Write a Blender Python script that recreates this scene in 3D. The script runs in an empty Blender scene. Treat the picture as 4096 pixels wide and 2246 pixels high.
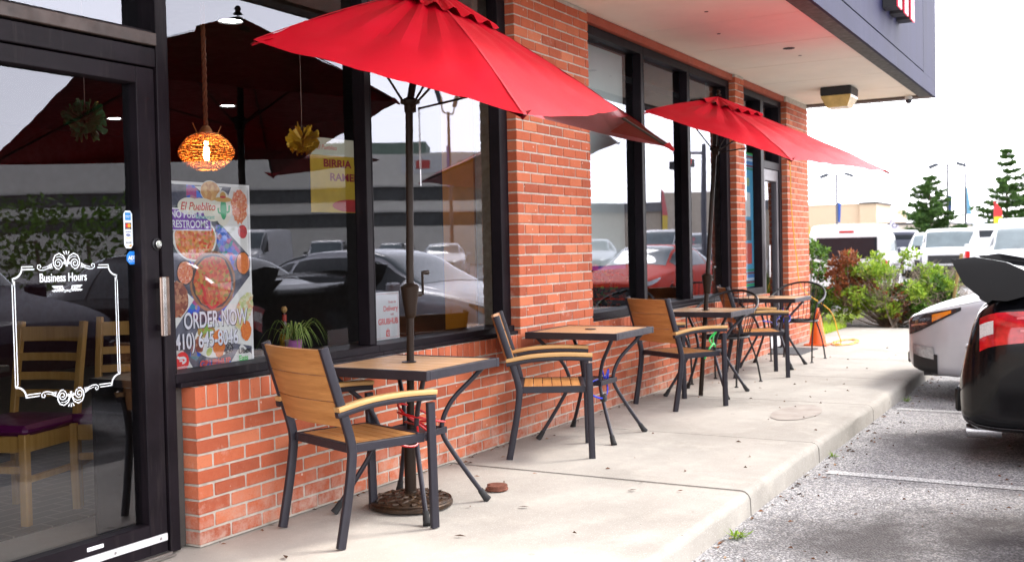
import bpy, bmesh, math, random
from math import sin, cos, pi, radians as R
from mathutils import Vector, Matrix, noise
random.seed(7)
S = bpy.context.scene
COL = S.collection
# ------------------------------------------------------------------ camera, world, sun, exposure
def make_camera():
    f, yaw, pit, roll = 4242.94, .51540, -.0291, -.0213
    fw = Vector((cos(pit)*cos(yaw), cos(pit)*sin(yaw), sin(pit)))
    r = fw.cross(Vector((0, 0, 1))).normalized(); u = r.cross(fw)
    r2 = r*cos(roll)+u*sin(roll); u2 = -r*sin(roll)+u*cos(roll)
    cd = bpy.data.cameras.new('camera'); co = bpy.data.objects.new('camera', cd); COL.objects.link(co)
    m = Matrix((r2, u2, -fw)).transposed().to_4x4(); m.translation = Vector((0, -3.5267, 1.2893))
    co.matrix_world = m
    cd.sensor_width = 36; cd.lens = 36*f/4096; cd.clip_start = .05; cd.clip_end = 2000
    cd.dof.use_dof = True; cd.dof.focus_distance = 5.4; cd.dof.aperture_fstop = 4.0
    S.camera = co
make_camera()
SUN_EL, SUN_AZ = R(50), R(-42)        # direction to the sun: azimuth measured from +X
W = bpy.data.worlds.new('World'); S.world = W; W.use_nodes = True
def world():
    nt = W.node_tree; nt.nodes.clear()
    out = nt.nodes.new('ShaderNodeOutputWorld'); bg = nt.nodes.new('ShaderNodeBackground')
    sky = nt.nodes.new('ShaderNodeTexSky'); sky.sky_type = 'NISHITA'; sky.sun_disc = False
    sky.sun_elevation = SUN_EL; sky.sun_rotation = pi/2-SUN_AZ
    sky.air_density = 1.0; sky.dust_density = 4.0; sky.ozone_density = 1.0
    tc = nt.nodes.new('ShaderNodeTexCoord'); mp = nt.nodes.new('ShaderNodeMapping'); mp.inputs['Scale'].default_value = (1, 1, 2.6)
    nz = nt.nodes.new('ShaderNodeTexNoise'); nz.inputs['Scale'].default_value = 1.9; nz.inputs['Detail'].default_value = 5
    cr = nt.nodes.new('ShaderNodeValToRGB'); cr.color_ramp.elements[0].position = .30; cr.color_ramp.elements[1].position = .72
    cr.color_ramp.elements[0].color = (.72, .72, .72, 1); cr.color_ramp.elements[1].color = (.97, .97, .97, 1)
    mx = nt.nodes.new('ShaderNodeMix'); mx.data_type = 'RGBA'
    nt.links.new(tc.outputs['Generated'], mp.inputs['Vector']); nt.links.new(mp.outputs['Vector'], nz.inputs['Vector'])
    nt.links.new(nz.outputs['Fac'], cr.inputs['Fac']); nt.links.new(cr.outputs['Color'], mx.inputs['Factor'])
    nt.links.new(sky.outputs['Color'], mx.inputs[6]); mx.inputs[7].default_value = (15.9, 15.8, 16.7, 1)   # thin cloud deck
    sx = nt.nodes.new('ShaderNodeSeparateXYZ'); nt.links.new(tc.outputs['Generated'], sx.inputs[0])
    mr = nt.nodes.new('ShaderNodeMapRange'); mr.inputs[1].default_value = .12; mr.inputs[2].default_value = .9; mr.inputs[3].default_value = 1.75; mr.inputs[4].default_value = .80
    dt = nt.nodes.new('ShaderNodeVectorMath'); dt.operation = 'DOT_PRODUCT'; nt.links.new(tc.outputs['Generated'], dt.inputs[0]); dt.inputs[1].default_value = (.72, -.69, 0)
    mr2 = nt.nodes.new('ShaderNodeMapRange'); mr2.inputs[1].default_value = -.8; mr2.inputs[2].default_value = .8; mr2.inputs[3].default_value = .48; mr2.inputs[4].default_value = 1.2; nt.links.new(dt.outputs['Value'], mr2.inputs[0])
    ml = nt.nodes.new('ShaderNodeMath'); ml.operation = 'MULTIPLY'; nt.links.new(mr.outputs[0], ml.inputs[0]); nt.links.new(mr2.outputs[0], ml.inputs[1])
    nt.links.new(sx.outputs['Z'], mr.inputs[0]); vm = nt.nodes.new('ShaderNodeVectorMath'); vm.operation = 'SCALE'
    nt.links.new(mx.outputs[2], vm.inputs[0]); nt.links.new(ml.outputs[0], vm.inputs['Scale'])
    nt.links.new(vm.outputs[0], bg.inputs['Color']); bg.inputs['Strength'].default_value = .12
    nt.links.new(bg.outputs['Background'], out.inputs['Surface'])
world()
def sun():
    l = bpy.data.lights.new('sun', 'SUN'); l.energy = 1.8; l.angle = R(12); l.color = (1, .95, .88)
    o = bpy.data.objects.new('sun', l); COL.objects.link(o)
    d = Vector((cos(SUN_EL)*cos(SUN_AZ), cos(SUN_EL)*sin(SUN_AZ), sin(SUN_EL)))
    o.rotation_euler = d.to_track_quat('Z', 'Y').to_euler(); o.location = d*30
sun()
S.view_settings.view_transform = 'Standard'; S.view_settings.look = 'None'
S.view_settings.gamma = 1; S.view_settings.exposure = 0.95
S.render.engine = 'CYCLES'
try:
    S.cycles.use_denoising = True; S.cycles.max_bounces = 7; S.cycles.transparent_max_bounces = 12
    S.cycles.sample_clamp_indirect = 6; S.cycles.caustics_reflective = False; S.cycles.caustics_refractive = False
except Exception: pass
# ------------------------------------------------------------------ materials
MATS = {}
class NT:
    def __init__(s, name):
        s.m = bpy.data.materials.new(name); s.m.use_nodes = True; s.t = s.m.node_tree; s.t.nodes.clear()
        s.out = s.n('ShaderNodeOutputMaterial')
    def n(s, t, **kw):
        x = s.t.nodes.new(t)
        for k, v in kw.items(): setattr(x, k, v)
        return x
    def l(s, a, b): s.t.links.new(a, b)
    def noise(s, scale, detail=4, rough=.6, vec=None, stretch=None):
        x = s.n('ShaderNodeTexNoise'); x.inputs['Scale'].default_value = scale; x.inputs['Detail'].default_value = detail
        x.inputs['Roughness'].default_value = rough
        v = vec or s.obj()
        if stretch:
            mp = s.n('ShaderNodeMapping'); mp.inputs['Scale'].default_value = stretch; s.l(v, mp.inputs['Vector']); v = mp.outputs['Vector']
        s.l(v, x.inputs['Vector']); return x.outputs['Fac']
    def obj(s):
        if not hasattr(s, 'tc'): s.tc = s.n('ShaderNodeTexCoord')
        return s.tc.outputs['Object']
    def ramp(s, fac, stops):
        x = s.n('ShaderNodeValToRGB'); e = x.color_ramp.elements
        while len(e) < len(stops): e.new(.5)
        for i, (p, c) in enumerate(stops):
            e[i].position = p; e[i].color = (*c, 1) if len(c) == 3 else c
        s.l(fac, x.inputs['Fac']); return x.outputs['Color']
    def mix(s, fac, a, b, mode='MIX'):
        x = s.n('ShaderNodeMix', data_type='RGBA', blend_type=mode)
        for i, v in ((0, fac), (6, a), (7, b)):
            if isinstance(v, (int, float)): x.inputs[i].default_value = v
            elif isinstance(v, tuple): x.inputs[i].default_value = (*v, 1)
            else: s.l(v, x.inputs[i])
        return x.outputs[2]
    def math(s, op, a, b=0, clamp=False):
        x = s.n('ShaderNodeMath', operation=op, use_clamp=clamp)
        for i, v in ((0, a), (1, b)):
            if isinstance(v, (int, float)): x.inputs[i].default_value = v
            else: s.l(v, x.inputs[i])
        return x.outputs[0]
    def bump(s, h, strength=.3, dist=.01):
        x = s.n('ShaderNodeBump'); x.inputs['Strength'].default_value = strength; x.inputs['Distance'].default_value = dist
        s.l(h, x.inputs['Height']); return x.outputs['Normal']
    def bsdf(s, col, rough=.5, metal=0, normal=None, coat=0, spec=.5, em=None, ems=0, sheen=0):
        b = s.n('ShaderNodeBsdfPrincipled')
        for k, v in (('Base Color', col), ('Roughness', rough)):
            if isinstance(v, (int, float)): b.inputs[k].default_value = v
            elif isinstance(v, tuple): b.inputs[k].default_value = (*v, 1)
            else: s.l(v, b.inputs[k])
        b.inputs['Metallic'].default_value = metal; b.inputs['Coat Weight'].default_value = coat; b.inputs['Coat Roughness'].default_value = .04
        b.inputs['Specular IOR Level'].default_value = spec; b.inputs['Sheen Weight'].default_value = sheen
        if normal: s.l(normal, b.inputs['Normal'])
        if em: b.inputs['Emission Color'].default_value = (*em, 1); b.inputs['Emission Strength'].default_value = ems
        s.l(b.outputs[0], s.out.inputs[0]); return b
def P(name, col, rough=.5, metal=0, var=.12, vs=6, bump=0, bs=120, coat=0, spec=.5, em=None, ems=0):
    """a principled material whose colour and gloss wander a little"""
    if name in MATS: return MATS[name]
    t = NT(name); n = t.noise(vs, 5)
    lo = tuple(max(0, c*(1-var)) for c in col); hi = tuple(min(1, c*(1+var)) for c in col)
    c = t.ramp(n, [(.3, lo), (.7, hi)])
    r = t.ramp(t.noise(vs*2.3, 3), [(.3, (rough*.85,)*3), (.7, (min(1, rough*1.15),)*3)])
    nm = t.bump(t.noise(bs, 3), bump, .004) if bump else None
    t.bsdf(c, r, metal, nm, coat, spec, em, ems); MATS[name] = t.m; return t.m
def m_brick():
    t = NT('brick'); a = t.n('ShaderNodeAttribute', attribute_name='rnd')
    base = t.ramp(a.outputs['Fac'], [(0, (.29, .055, .024)), (.2, (.37, .074, .030)), (.5, (.43, .090, .036)), (.8, (.48, .112, .046)), (1, (.54, .165, .078))])
    sp = t.noise(160, 3); c = t.mix(t.math('MULTIPLY', t.math('GREATER_THAN', sp, .64), .55), base, (.10, .03, .02))
    c = t.mix(t.math('MULTIPLY', t.noise(28, 5), .35), c, (.58, .22, .13))
    wh = t.ramp(t.noise(5.5, 8, .72), [(.60, (0, 0, 0)), (.74, (.55, .55, .55))]); c = t.mix(wh, c, (.62, .45, .38))
    sx = t.n('ShaderNodeSeparateXYZ'); t.l(t.obj(), sx.inputs[0]); lo = t.n('ShaderNodeMapRange'); lo.inputs[1].default_value = .26; lo.inputs[2].default_value = .0; t.l(sx.outputs['Z'], lo.inputs[0])
    c = t.mix(t.math('MULTIPLY', lo.outputs[0], t.ramp(t.noise(9, 7, .75), [(.42, (0, 0, 0)), (.62, (.8, .8, .8))])), c, (.50, .38, .31))
    c = t.mix(t.ramp(t.noise(1.7, 6, .65), [(.52, (0, 0, 0)), (.75, (.38, .38, .38))]), c, (.20, .055, .03))
    ch = t.n('ShaderNodeTexVoronoi'); ch.inputs['Scale'].default_value = 11; t.l(t.obj(), ch.inputs['Vector']); c = t.mix(t.math('MULTIPLY', t.math('LESS_THAN', ch.outputs['Distance'], .075), .65), c, (.66, .54, .46))
    t.bsdf(c, .85, 0, t.bump(t.noise(220, 4), .35, .003), spec=.25); return t.m
def m_mortar():
    t = NT('mortar'); c = t.ramp(t.noise(18, 6), [(.3, (.36, .32, .27)), (.7, (.57, .52, .45))])
    t.bsdf(c, .95, 0, t.bump(t.noise(180, 4), .6, .006), spec=.2); return t.m
def m_concrete():
    t = NT('concrete'); v = t.obj()
    c = t.ramp(t.noise(1.1, 7, .62), [(.28, (.265, .246, .218)), (.5, (.355, .332, .298)), (.72, (.45, .424, .382))])
    c = t.mix(t.ramp(t.noise(4.5, 6, .7), [(.5, (0, 0, 0)), (.75, (.35, .35, .35))]), c, (.62, .57, .50))
    c = t.mix(t.ramp(t.noise(.55, 4, .6, stretch=(1, 2.2, 1)), [(.48, (0, 0, 0)), (.68, (.5, .5, .5))]), c, (.33, .30, .265))
    c = t.mix(t.math('MULTIPLY', t.math('GREATER_THAN', t.noise(95, 2), .66), .35), c, (.24, .21, .18))
    c = t.mix(t.math('MULTIPLY', t.math('GREATER_THAN', t.noise(130, 2, .5, stretch=(1, 1.1, 1)), .65), .4), c, (.72, .68, .62))
    pit = t.n('ShaderNodeTexVoronoi'); pit.inputs['Scale'].default_value = 7; t.l(v, pit.inputs['Vector'])
    c = t.mix(t.math('MULTIPLY', t.math('LESS_THAN', pit.outputs['Distance'], .045), .6), c, (.16, .13, .11))
    gm = t.n('ShaderNodeTexVoronoi'); gm.inputs['Scale'].default_value = 2.3; t.l(v, gm.inputs['Vector']); c = t.mix(t.math('MULTIPLY', t.math('LESS_THAN', t.math('ADD', gm.outputs['Distance'], t.math('MULTIPLY', t.noise(30, 3), .03)), .052), .45), c, (.15, .13, .12))
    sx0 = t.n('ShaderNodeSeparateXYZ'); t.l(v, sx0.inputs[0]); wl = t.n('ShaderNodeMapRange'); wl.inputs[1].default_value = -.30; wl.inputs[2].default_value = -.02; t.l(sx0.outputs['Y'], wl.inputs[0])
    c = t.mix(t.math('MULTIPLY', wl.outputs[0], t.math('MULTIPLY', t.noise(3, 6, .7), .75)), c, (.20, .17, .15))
    # bleached, scaled patch at the near slab
    sx = t.n('ShaderNodeSeparateXYZ'); t.l(v, sx.inputs[0])
    ed = t.math('ADD', sx.outputs['X'], t.math('MULTIPLY', t.noise(1.6, 6), 1.1))
    near = t.n('ShaderNodeMapRange'); near.inputs[1].default_value = 4.75; near.inputs[2].default_value = 4.35; t.l(ed, near.inputs[0])
    c = t.mix(t.math('MULTIPLY', near.outputs[0], .32), c, (.66, .60, .52))
    t.bsdf(c, .9, 0, t.bump(t.noise(140, 5), .35, .004), spec=.3); return t.m
def m_asphalt():
    t = NT('asphalt'); v = t.obj()
    def vor(sc):
        x = t.n('ShaderNodeTexVoronoi'); x.inputs['Scale'].default_value = sc; t.l(v, x.inputs['Vector']); return x
    a = vor(100); b = vor(55)
    ca = t.n('ShaderNodeSeparateColor'); t.l(a.outputs['Color'], ca.inputs[0])
    c = t.ramp(ca.outputs[0], [(0, (.12, .118, .12)), (.45, (.31, .305, .31)), (.8, (.47, .46, .465)), (1, (.68, .66, .65))])
    gap = t.ramp(a.outputs['Distance'], [(.45, (0, 0, 0)), (.75, (1, 1, 1))]); c = t.mix(t.math('MULTIPLY', gap, .6), c, (.055, .052, .055))
    cb = t.n('ShaderNodeSeparateColor'); t.l(b.outputs['Color'], cb.inputs[0])
    c = t.mix(t.math('MULTIPLY', t.math('GREATER_THAN', cb.outputs[1], .9), .5), c, (.52, .49, .45))
    st = t.ramp(t.noise(.75, 6, .65), [(.53, (0, 0, 0)), (.72, (.7, .7, .7))]); c = t.mix(st, c, (.10, .092, .09), 'MIX')
    c = t.mix(t.math('MULTIPLY', t.noise(.3, 3), .25), c, (.42, .41, .42))
    # oil drip marks where engines stand
    for (x, y, r) in ((5.15, -2.55, .85), (5.75, -3.0, .6), (8.0, -2.6, .7), (5.3, -3.4, .7)):
        d = t.n('ShaderNodeVectorMath', operation='DISTANCE'); t.l(v, d.inputs[0]); d.inputs[1].default_value = (x, y, -.13)
        dd = t.math('ADD', d.outputs['Value'], t.math('MULTIPLY', t.noise(2.6, 6, .7), r*1.5))
        k = t.n('ShaderNodeMapRange'); k.inputs[1].default_value = r*1.75; k.inputs[2].default_value = r*.95; k.inputs[4].default_value = .86; t.l(dd, k.inputs[0])
        c = t.mix(k.outputs[0], c, (.052, .045, .045))
    t.bsdf(c, .88, 0, t.bump(t.math('SUBTRACT', 1, a.outputs['Distance']), .9, .006), spec=.35); return t.m
def m_wood(name, c0, c1, axis=0, rough=.45, bands=34):
    t = NT(name); st = [bands, bands, bands]; st[axis] = 1.6
    n = t.noise(1, 6, .65, stretch=tuple(st)); c = t.ramp(n, [(.3, c0), (.68, c1)])
    st2 = [140, 140, 140]; st2[axis] = 3
    c = t.mix(t.math('MULTIPLY', t.noise(1, 3, .5, stretch=tuple(st2)), .35), c, tuple(x*.55 for x in c0))
    t.bsdf(c, rough, 0, t.bump(n, .12, .003), spec=.4); return t.m
def m_fabric():
    t = NT('red_canvas'); n = t.noise(2.2, 7, .7)
    c = t.ramp(n, [(.25, (.39, .0004, .008)), (.55, (.46, .0008, .013)), (.8, (.53, .003, .022))])
    c = t.mix(t.ramp(t.noise(1, 5, .7, stretch=(2, 9, 3)), [(.6, (0, 0, 0)), (.8, (.25, .25, .25))]), c, (.30, .002, .010))
    g = t.n('ShaderNodeNewGeometry'); c = t.mix(g.outputs['Backfacing'], c, (.12, .003, .005))     # shade under the canopy put into the colour of the cloth's underside
    w1 = t.noise(1, 2, .5, stretch=(620, 620, 620)); nm = t.bump(t.math('ADD', w1, t.math('MULTIPLY', t.noise(6, 4), 2.0)), .25, .004)
    b = t.bsdf(c, .42, 0, nm, spec=.26)
    tr = t.n('ShaderNodeBsdfTranslucent'); tr.inputs['Color'].default_value = (.45, .002, .008, 1)
    mx = t.n('ShaderNodeMixShader'); mx.inputs[0].default_value = .05
    t.l(b.outputs[0], mx.inputs[1]); t.l(tr.outputs[0], mx.inputs[2]); t.l(mx.outputs[0], t.out.inputs[0]); return t.m
def m_pane(name, tint=(.86, .88, .88), k=1.0, wave=.02, ior=2.35):
    t = NT(name); tr = t.n('ShaderNodeBsdfTransparent'); tr.inputs[0].default_value = (*tint, 1)
    gl = t.n('ShaderNodeBsdfGlossy'); gl.inputs['Roughness'].default_value = .0; gl.inputs['Color'].default_value = (.88, .90, 1, 1)
    fr = t.n('ShaderNodeFresnel'); fr.inputs['IOR'].default_value = ior
    f = t.math('MULTIPLY', fr.outputs[0], k, True)
    if wave:
        nm = t.bump(t.noise(1.4, 1, .4), wave, .05); t.l(nm, gl.inputs['Normal'])
    mx = t.n('ShaderNodeMixShader'); t.l(f, mx.inputs[0]); t.l(tr.outputs[0], mx.inputs[1]); t.l(gl.outputs[0], mx.inputs[2])
    t.l(mx.outputs[0], t.out.inputs[0]); return t.m
def m_frame():
    t = NT('dark_bronze'); n = t.noise(3, 6, .7, stretch=(1, 1, 1)); c = t.ramp(n, [(.3, (.005, .0035, .005)), (.75, (.014, .010, .014))])
    c = t.mix(t.ramp(t.noise(1, 6, .7, stretch=(26, 26, 2.2)), [(.56, (0, 0, 0)), (.76, (.4, .4, .4))]), c, (.05, .04, .038))
    t.bsdf(c, .5, 0, t.bump(t.noise(300, 2), .05, .002), spec=.12); return t.m
def m_fascia():
    t = NT('fascia_paint'); c = t.ramp(t.noise(1.4, 6, .65, stretch=(1, 1, .5)), [(.3, (.009, .010, .036)), (.7, (.015, .016, .056))])
    c = t.mix(t.ramp(t.noise(1, 6, .7, stretch=(9, 9, .7)), [(.54, (0, 0, 0)), (.72, (.35, .35, .35))]), c, (.035, .036, .075))
    t.bsdf(c, .7, 0, t.bump(t.noise(60, 4), .15, .004), spec=.25); return t.m
def m_leaf(name, c0, c1):
    t = NT(name); a = t.n('ShaderNodeAttribute', attribute_name='rnd'); c = t.ramp(a.outputs['Fac'], [(0, c0), (1, c1)])
    b = t.bsdf(c, .55, spec=.35); tr = t.n('ShaderNodeBsdfTranslucent'); t.l(c, tr.inputs['Color'])
    mx = t.n('ShaderNodeMixShader'); mx.inputs[0].default_value = .3
    t.l(b.outputs[0], mx.inputs[1]); t.l(tr.outputs[0], mx.inputs[2]); t.l(mx.outputs[0], t.out.inputs[0]); return t.m
def m_attr(name, stops, rough=.6, spec=.3):
    t = NT(name); a = t.n('ShaderNodeAttribute', attribute_name='rnd'); c = t.ramp(a.outputs['Fac'], stops); t.bsdf(c, rough, spec=spec); return t.m
def m_food(name, cols, scale=60):
    t = NT(name); v = t.n('ShaderNodeTexVoronoi'); v.inputs['Scale'].default_value = scale; t.l(t.obj(), v.inputs['Vector'])
    s = t.n('ShaderNodeSeparateColor'); t.l(v.outputs['Color'], s.inputs[0]); n = len(cols)
    c = t.ramp(s.outputs[0], [((i+.5)/n, x) for i, x in enumerate(cols)])
    c = t.mix(t.math('MULTIPLY', t.noise(scale*3, 3), .5), c, tuple(min(1, x*1.6+.05) for x in cols[0])); t.bsdf(c, .35, spec=.3); return t.m
def m_grass(name, c0, c1):
    t = NT(name); c = t.ramp(t.noise(30, 6, .7), [(.3, c0), (.7, c1)]); c = t.mix(t.math('MULTIPLY', t.noise(2, 3), .4), c, (.20, .19, .06))
    t.bsdf(c, .9, 0, t.bump(t.noise(150, 3), .8, .03), spec=.2); return t.m
BRICK = m_brick(); MORTAR = m_mortar(); CONC = m_concrete(); ASPH = m_asphalt()
SLAT_X = m_wood('slat_wood_long', (.40, .165, .045), (.62, .30, .10), 0); SLAT_Y = m_wood('slat_wood_cross', (.40, .165, .045), (.62, .30, .10), 1)
TOP_X = m_wood('table_slats_long', (.48, .26, .12), (.66, .41, .22), 0); TOP_Y = m_wood('table_slats_cross', (.48, .26, .12), (.66, .41, .22), 1)
ARMW = m_wood('arm_wood', (.50, .27, .09), (.70, .43, .18), 0)
INWOOD = m_wood('chair_oak', (.50, .26, .06), (.68, .40, .12), 2)
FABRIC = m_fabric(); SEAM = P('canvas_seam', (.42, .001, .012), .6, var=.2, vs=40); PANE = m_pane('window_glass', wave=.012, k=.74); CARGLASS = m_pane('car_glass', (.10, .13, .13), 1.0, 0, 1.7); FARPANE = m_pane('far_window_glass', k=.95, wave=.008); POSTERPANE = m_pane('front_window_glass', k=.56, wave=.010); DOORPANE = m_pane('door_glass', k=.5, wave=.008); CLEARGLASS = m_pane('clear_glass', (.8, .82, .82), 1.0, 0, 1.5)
LITEGLASS = m_pane('pale_glass', (.93, .96, .96), .95, .012, 1.9)
FRAME = m_frame(); FASCIA = m_fascia()
GUN = P('gunmetal', (.024, .022, .030), .45, .15, .15, 9, .06, 400, spec=.35)
IRON = P('black_iron', (.012, .012, .014), .4, .3)
BRONZE = P('umbrella_bronze', (.017, .009, .005), .5, .0, spec=.2)
BLK = P('black_plastic', (.012, .012, .013), .5); RUB = P('rubber', (.02, .02, .021), .85)
DARK = P('dark_paint', (.018, .014, .013), .7); WHITE = P('white_print', (.82, .82, .84), .5, var=.03)
CHROME = P('chrome', (.75, .74, .72), .12, 1.0, var=.05); STEEL = P('brushed_steel', (.55, .54, .55), .3, 1.0, var=.1, vs=20)
SOFFIT = P('soffit_paint', (.90, .84, .72), .8, var=.05, vs=1.5, bump=.08, bs=60)
# ------------------------------------------------------------------ mesh builder
class MB:
    def __init__(s): s.v = []; s.f = []; s.r = []
    def add(s, vs, fs, rnd=None):
        b = len(s.v); s.v += [Vector(v) for v in vs]; s.f += [tuple(i+b for i in f) for f in fs]
        s.r += [random.random() if rnd is None else rnd]*len(fs); return s
    def box(s, x0, x1, y0, y1, z0, z1, rnd=None):
        return s.add([(x0, y0, z0), (x1, y0, z0), (x1, y1, z0), (x0, y1, z0), (x0, y0, z1), (x1, y0, z1), (x1, y1, z1), (x0, y1, z1)],
                     [(0, 3, 2, 1), (4, 5, 6, 7), (0, 1, 5, 4), (1, 2, 6, 5), (2, 3, 7, 6), (3, 0, 4, 7)], rnd)
    def cbox(s, c, h, r=.004, rot=None, rnd=None, jit=0):
        """box with chamfered edges; c centre, h half sizes"""
        vs = []; idx = {}
        for sx in (-1, 1):
            for sy in (-1, 1):
                for sz in (-1, 1):
                    j = Vector((random.uniform(-jit, jit), random.uniform(-jit, jit), random.uniform(-jit, jit)))
                    for ax in range(3):
                        p = Vector((sx*(h[0]-r), sy*(h[1]-r), sz*(h[2]-r))); p[ax] = (sx, sy, sz)[ax]*h[ax]
                        idx[(sx, sy, sz, ax)] = len(vs); vs.append(p+j)
        fs = []
        for ax in range(3):
            a, b = [(1, 2), (2, 0), (0, 1)][ax]
            for sg in (-1, 1):
                def k(sa, sb):
                    q = [0, 0, 0]; q[ax] = sg; q[a] = sa; q[b] = sb; return idx[(*q, ax)]
                f = [k(-1, -1), k(1, -1), k(1, 1), k(-1, 1)]; fs.append(f if sg > 0 else f[::-1])
            for sa in (-1, 1):
                for sb in (-1, 1):
                    def k2(sx, which):
                        q = [0, 0, 0]; q[ax] = sx; q[a] = sa; q[b] = sb; return idx[(*q, which)]
                    f = [k2(-1, a), k2(1, a), k2(1, b), k2(-1, b)]; fs.append(f if sa*sb < 0 else f[::-1])
        for sx in (-1, 1):
            for sy in (-1, 1):
                for sz in (-1, 1):
                    f = [idx[(sx, sy, sz, i)] for i in range(3)]; fs.append(f if sx*sy*sz > 0 else f[::-1])
        M = rot.to_3x3() if rot else None
        return s.add([(M @ v if M else v)+Vector(c) for v in vs], fs, rnd)
    def tube(s, pts, r, n=8, cap=True, rnd=None, flat=None):
        pts = [Vector(p) for p in pts]; rs = r if isinstance(r, (list, tuple)) else [r]*len(pts)
        vs = []; fs = []; up = None
        for i, p in enumerate(pts):
            d = (pts[min(i+1, len(pts)-1)]-pts[max(i-1, 0)]).normalized()
            if up is None:
                up = Vector((0, 0, 1)) if abs(d.z) < .9 else Vector((1, 0, 0))
            a = d.cross(up).normalized(); b = a.cross(d).normalized(); up = b
            for k in range(n):
                t = 2*pi*k/n; ca, sa = cos(t), sin(t)
                if flat: q = a*ca*flat[0]+b*sa*flat[1]
                else: q = (a*ca+b*sa)*rs[i]
                vs.append(p+q)
        for i in range(len(pts)-1):
            for k in range(n):
                fs.append((i*n+k, i*n+(k+1) % n, (i+1)*n+(k+1) % n, (i+1)*n+k))
        if cap: fs.append(tuple(range(n-1, -1, -1))); fs.append(tuple(range((len(pts)-1)*n, len(pts)*n)))
        return s.add(vs, fs, rnd)
    def bar(s, pts, w, d, side):
        """rectangular section bar swept along pts; side = unit vector of the width w; d is the other size"""
        pts = [Vector(p) for p in pts]; side = Vector(side).normalized(); vs = []; fs = []
        for i, p in enumerate(pts):
            t = (pts[min(i+1, len(pts)-1)]-pts[max(i-1, 0)]).normalized(); o = t.cross(side).normalized(); ch = min(w, d)*.12
            a, b = w/2, d/2
            for (x, y) in ((-a, -b+ch), (-a+ch, -b), (a-ch, -b), (a, -b+ch), (a, b-ch), (a-ch, b), (-a+ch, b), (-a, b-ch)): vs.append(p+side*x+o*y)
        n = 8
        for i in range(len(pts)-1):
            for k in range(n): fs.append((i*n+k, i*n+(k+1) % n, (i+1)*n+(k+1) % n, (i+1)*n+k))
        fs.append(tuple(range(n-1, -1, -1))); fs.append(tuple(range((len(pts)-1)*n, len(pts)*n)))
        return s.add(vs, fs)
    def lathe(s, prof, c=(0, 0, 0), n=24, axis='z', rnd=None):
        vs = []; fs = []; c = Vector(c)
        for (r, h) in prof:
            for k in range(n):
                t = 2*pi*k/n; a, b = r*cos(t), r*sin(t)
                vs.append(c+Vector((a, b, h) if axis == 'z' else (a, h, b) if axis == 'y' else (h, a, b)))
        for i in range(len(prof)-1):
            for k in range(n): fs.append((i*n+k, i*n+(k+1) % n, (i+1)*n+(k+1) % n, (i+1)*n+k))
        if prof[0][0] > 1e-4: fs.append(tuple(range(n-1, -1, -1)))
        if prof[-1][0] > 1e-4: fs.append(tuple(range((len(prof)-1)*n, len(prof)*n)))
        return s.add(vs, fs, rnd)
    def prism(s, poly, axis, a, b, rnd=None):
        """extrude a 2-D polygon along an axis between a and b"""
        def mk(p, h):
            return {'x': (h, p[0], p[1]), 'y': (p[0], h, p[1]), 'z': (p[0], p[1], h)}[axis]
        n = len(poly); vs = [mk(p, a) for p in poly]+[mk(p, b) for p in poly]
        fs = [tuple(range(n-1, -1, -1)), tuple(range(n, 2*n))]+[(i, (i+1) % n, n+(i+1) % n, n+i) for i in range(n)]
        return s.add(vs, fs, rnd)
    def grid(s, fn, nu, nv, rnd=None):
        vs = [fn(i/nu, j/nv) for i in range(nu+1) for j in range(nv+1)]; w = nv+1
        return s.add(vs, [(i*w+j, (i+1)*w+j, (i+1)*w+j+1, i*w+j+1) for i in range(nu) for j in range(nv)], rnd)
    def quad(s, a, b, c, d, rnd=None): return s.add([a, b, c, d], [(0, 1, 2, 3)], rnd)
    def ellipse(s, cx, cz, rx, rz, y, n=28, rot=0, jit=0):
        vs = [];
        for k in range(n):
            t = 2*pi*k/n; j = 1+random.uniform(-jit, jit); x, z = rx*cos(t)*j, rz*sin(t)*j
            vs.append((cx+x*cos(rot)-z*sin(rot), y, cz+x*sin(rot)+z*cos(rot)))
        return s.add(vs, [tuple(range(n))])
    def poly(s, pts, y): return s.add([(x, y, z) for x, z in pts], [tuple(range(len(pts)))])
    def ribbon(s, pts, w, y):
        """flat line of width w in an x-z plane"""
        n = len(pts); L = []; Rr = []
        for i in range(n):
            a = Vector(pts[max(i-1, 0)]); b = Vector(pts[min(i+1, n-1)]); d = (b-a)
            if d.length < 1e-9: d = Vector((1, 0))
            d.normalize(); ww = w[i] if isinstance(w, list) else w; o = Vector((-d.y, d.x))*ww/2; p = Vector(pts[i])
            L.append((p.x+o.x, y, p.y+o.y)); Rr.append((p.x-o.x, y, p.y-o.y))
        return s.add(L+Rr, [(i, i+1, n+i+1, n+i) for i in range(n-1)])
    def build(s, name, mat, parent=None, smooth=False, loc=None, split=35):
        me = bpy.data.meshes.new(name); me.from_pydata([tuple(v) for v in s.v], [], s.f); me.update()
        at = me.attributes.new('rnd', 'FLOAT', 'FACE'); at.data.foreach_set('value', s.r)
        if mat: me.materials.append(mat)
        if smooth:
            me.polygons.foreach_set('use_smooth', [True]*len(me.polygons))
            try: me.set_sharp_from_angle(angle=R(split))
            except Exception: pass
        o = bpy.data.objects.new(name, me); COL.objects.link(o)
        if parent: o.parent = parent
        if loc: o.location = loc
        return o
def empty(name, loc=(0, 0, 0), rz=0):
    o = bpy.data.objects.new(name, None); COL.objects.link(o); o.location = loc; o.rotation_euler = (0, 0, rz); o.empty_display_size = .1; return o
def tag(o, label, cat, group=None, kind=None):
    if label: o['label'] = label
    if cat: o['category'] = cat
    if group: o['group'] = group
    if kind: o['kind'] = kind
    return o
def struct(o): o['kind'] = 'structure'; return o
def copy_tree(o, parent=None):
    c = o.copy(); COL.objects.link(c)
    if parent: c.parent = parent
    for ch in list(o.children): copy_tree(ch, c)
    return c
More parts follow.
